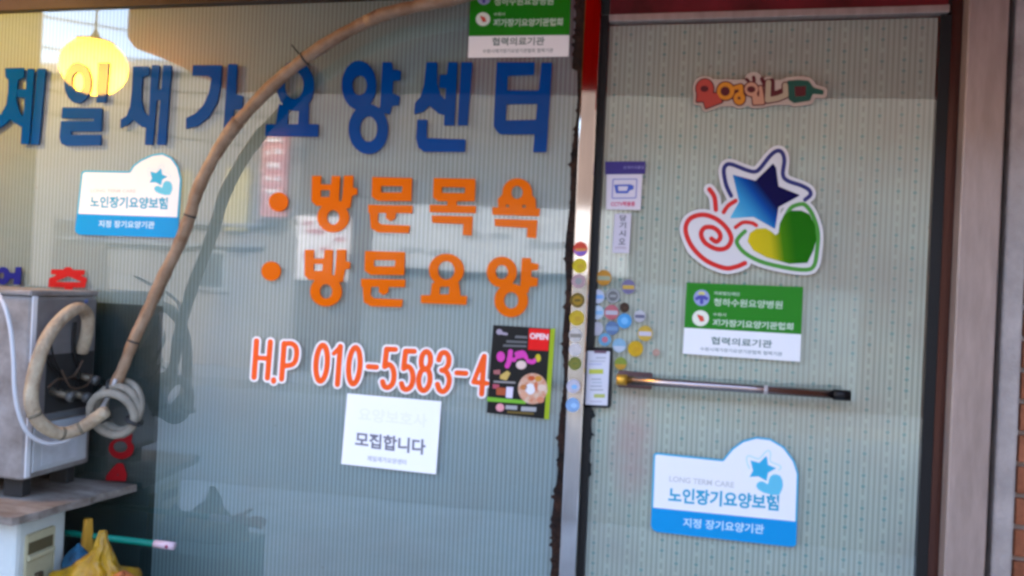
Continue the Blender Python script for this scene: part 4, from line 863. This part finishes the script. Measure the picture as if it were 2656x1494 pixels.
red = [(p.x, p.z-2.3) for p in vw[7:]]; red = [(vw[7].x+.002, red[0][1])]+red[1:]+[(1.42, red[-1][1]), (1.42, zt-.005), (vw[7].x+.102, zt-.005)]
for nm, pl_, m_ in (('tarp_valance', brown, M_tarp), ('red_valance', red, M_can)):
    bm = bmesh.new(); prism(bm, [pl_], 0, .003); vo = bm_obj(nm, bm, m_, can); vo.rotation_euler = (math.pi/2, 0, 0); vo.location = (0, -CD-.002, 0)
M_pole = mat('canopy_tube', (.20, .15, .12), .5)
for x_ in (-2.2, -.2, 1.3): tube('arm', [(x_, .24, .42), (x_, -CD+.02, zt-.03)], .014, M_pole, can, 10)
tube('front_rail', [(vw[0].x, -CD+.016, zt-.022), (1.4, -CD+.016, zt-.022)], .014, M_pole, can, 10)
ss = props(box('side_screen', (-3.62, -3.36, -1.5, -.2, 0, 2.9), mat('plywood_screen', (.42, .24, .11), .7, var=.35, vscale=5, aniso=(1, 1, 4)), None, .004), 'brown plywood side screen closing off the shop front under the canopy', 'screen')
nw = thing('added_side_wall', 'added unseen brown brick wall blocking light beyond the cement strip', 'wall', (1.55, -.9, 0))  # unseen wall added to block light from the right and brown the jamb's reflection
box('wall_core', (-.1, .25, -.8, .88, 0, 3.2), mat('added_wall_brick', (.27, .12, .07), .85, var=.4, vscale=9, bump=.4, bscale=60), nw)
box('coping', (-.14, .29, -.84, .885, 3.201, 3.26), M_render, nw, .005)
lpos = PY(244, 172, .55); lpos = Vector((lpos.x, -.55, lpos.z))
lmp = thing('globe_lamp', 'glowing warm yellow globe lamp hanging under the canopy by a cord', 'lamp', lpos-Vector((0, 0, .15)))
prof = []
for a in np.linspace(-88, 56, 22): prof.append((.117*math.cos(R(a)), .15+.108*math.sin(R(a))))
gm = bpy.data.materials.new('lit_globe'); gm.use_nodes = True; g = gm.node_tree.nodes['Principled BSDF']
g.inputs['Base Color'].default_value = (.8, .7, .4, 1); g.inputs['Emission Color'].default_value = (1, .50, .03, 1); g.inputs['Emission Strength'].default_value = 6.0
_tc = gm.node_tree.nodes.new('ShaderNodeTexCoord'); _sx = gm.node_tree.nodes.new('ShaderNodeSeparateXYZ'); gm.node_tree.links.new(_tc.outputs['Object'], _sx.inputs[0])
_mr = gm.node_tree.nodes.new('ShaderNodeMapRange'); _mr.inputs['From Min'].default_value = .26; _mr.inputs['From Max'].default_value = .10; _mr.inputs['To Min'].default_value = 1.2; _mr.inputs['To Max'].default_value = 8.5; gm.node_tree.links.new(_sx.outputs[2], _mr.inputs[0]); gm.node_tree.links.new(_mr.outputs[0], g.inputs['Emission Strength'])
lathe('globe', prof, gm, lmp, 40)
lathe('lamp_cap', [(.066, .239), (.067, .245), (.03, .252), (.012, .27), (.006, .29)], mat('lamp_cap', (.25, .16, .09), .5), lmp, 32)
tube('cord', [(0, 0, .285), (0, 0, .585)], .004, MATS['wire_black'], lmp, 8)

# ================================================================== ACROSS THE STREET (seen in the glass)
hb = thing('white_house', 'low white rendered house across the street with one dark window', 'house', (-8.5, -8, 0))
M_hw = mat('white_render', (.24, .215, .20), .85, var=.2, vscale=1.2)
def part(root, name, b, m, bev=0.0, parent=None):
    x0, x1, y0, y1, z0, z1 = b; l = root.location; return box(name, (x0-l.x, x1-l.x, y0-l.y, y1-l.y, z0-l.z, z1-l.z), m, parent or root, bev)
part(hb, 'wall', (-14, -5.22, -13, -8.0, 0, 4.25), M_hw)
part(hb, 'parapet', (-14.1, -5.21, -13.1, -7.9, 4.251, 4.4), mat('parapet_grey', (.32, .30, .29), .8))
for z_ in (2.02, 1.72): part(hb, 'ledge', (-9, -5.7, -7.998, -7.90, z_, z_+.05), mat('ledge_grey', (.22, .22, .23), .8))
part(hb, 'shutter_panel', (-6.35, -5.98, -7.998, -7.93, 1.95, 2.86), mat('olive_panel', (.38, .32, .16), .7))
part(hb, 'shutter_panel', (-7.25, -6.95, -7.998, -7.93, 1.95, 2.8), MATS['olive_panel'])
wd = part(hb, 'window', (-6.75, -6.28, -7.998, -7.95, 1.1, 1.66), mat('window_frame', (.3, .3, .3), .5))
part(hb, 'pane', (-6.70, -6.33, -7.9495, -7.945, 1.14, 1.62), mat('dark_pane', (.05, .06, .07), .1), 0, wd)
part(hb, 'door', (-9.2, -8.3, -7.998, -7.94, .02, 2.1), mat('far_door', (.12, .10, .09), .5))
sh_ = thing('brick_shop', 'brown brick shop building across the street with a white signboard', 'building', (-2, -8, 0))
M_bb = mat('brown_tile_wall', (.12, .092, .08), .8, var=.3, vscale=2)
part(sh_, 'wall', (-5.2, 7, -14, -8.0, 0, 4.5), M_bb)
part(sh_, 'parapet', (-5.19, 7.1, -14.1, -7.9, 4.501, 4.65), MATS['parapet_grey'])
part(sh_, 'shop_glazing', (-4.2, 2.2, -7.998, -7.95, .15, 1.45), mat('far_glazing', (.16, .17, .18), .2))
sbd = part(sh_, 'signboard', (-4.02, -.6, -7.998, -7.80, 1.52, 2.36), mat('signboard_white', (.42, .42, .42), .5))
for (x0, x1, z0, z1) in ((-3.6, -3.3, 1.72, 1.80), (-3.2, -2.9, 1.72, 1.80), (-2.75, -2.5, 1.95, 2.03), (-2.4, -2.1, 1.95, 2.03), (-1.9, -1.0, 1.85, 1.93)): part(sh_, 'sign_mark', (x0, x1, -7.7995, -7.795, z0, z1), mat('sign_mark_grey', (.25, .25, .25), .6), 0, sbd)
bs = thing('blade_sign', 'tall pink vertical blade sign with white lettering on the far corner', 'sign', (-5.48, -7.75, 2.15))
part(bs, 'board', (-5.66, -5.30, -7.82, -7.72, 2.15, 3.35), mat('pink_board', (.50, .20, .19), .5))
part(bs, 'bracket', (-5.52, -5.44, -7.998, -7.8205, 2.6, 2.66), M_pole)
for k, (dx0, dx1, z_) in enumerate(((.06, .30, 3.18), (.06, .12, 3.0), (.18, .30, 3.02), (.08, .28, 2.84), (.06, .14, 2.66), (.20, .30, 2.66), (.06, .30, 2.48), (.10, .26, 2.32))):
    part(bs, 'letter_stroke', (-5.66+dx0, -5.66+dx1, -7.7195, -7.712, z_, z_+.055), mat('stroke_white', (.72, .68, .66), .5))
bn = thing('far_banner', 'white banner with red print hanging on the far shop corner', 'banner', (-4.9, -7.75, 1.5))
part(bn, 'cloth', (-5.19, -4.42, -7.96, -7.94, 1.30, 2.2), mat('banner_white', (.66, .62, .62), .7))
for (x0, x1, z_) in ((-5.1, -4.9, 1.6), (-4.85, -4.7, 1.7), (-4.65, -4.5, 1.85), (-5.05, -4.8, 1.95), (-5.1, -4.95, 2.06)): part(bn, 'print_stroke', (x0, x1, -7.9395, -7.935, z_, z_+.06), mat('banner_red', (.45, .12, .14), .6))
# utility pole and wires
pl = thing('utility_pole', 'concrete utility pole across the street', 'pole', (-10.6, -7.2, 0))
lathe('shaft', [(.16, 0), (.11, 8.5)], mat('pole_concrete', (.36, .35, .33), .85), pl, 16)
box('crossarm', (-.05, .05, -.9, .9, 7.6, 7.7), M_pole, pl)
for k, (z0, z1, y0, y1) in enumerate(((4.2, 3.55, -7.1, -7.9), (4.45, 3.8, -7.15, -7.9), (4.7, 4.3, -7.1, -7.9), (3.9, 3.1, -7.1, -7.9), (5.2, 4.6, -7.1, -7.9))):
    pts = [Vector((-10.5+5.4*s, y0+(y1-y0)*s, z0+(z1-z0)*s-.35*s*(1-s)*4*.5)) for s in np.linspace(0, 1, 16)]
    props(tube('street_wire', pts, .014, MATS['wire_black'], None, 6), 'thin black overhead wire strung from the utility pole to the far shop', 'wire', 'overhead wires')
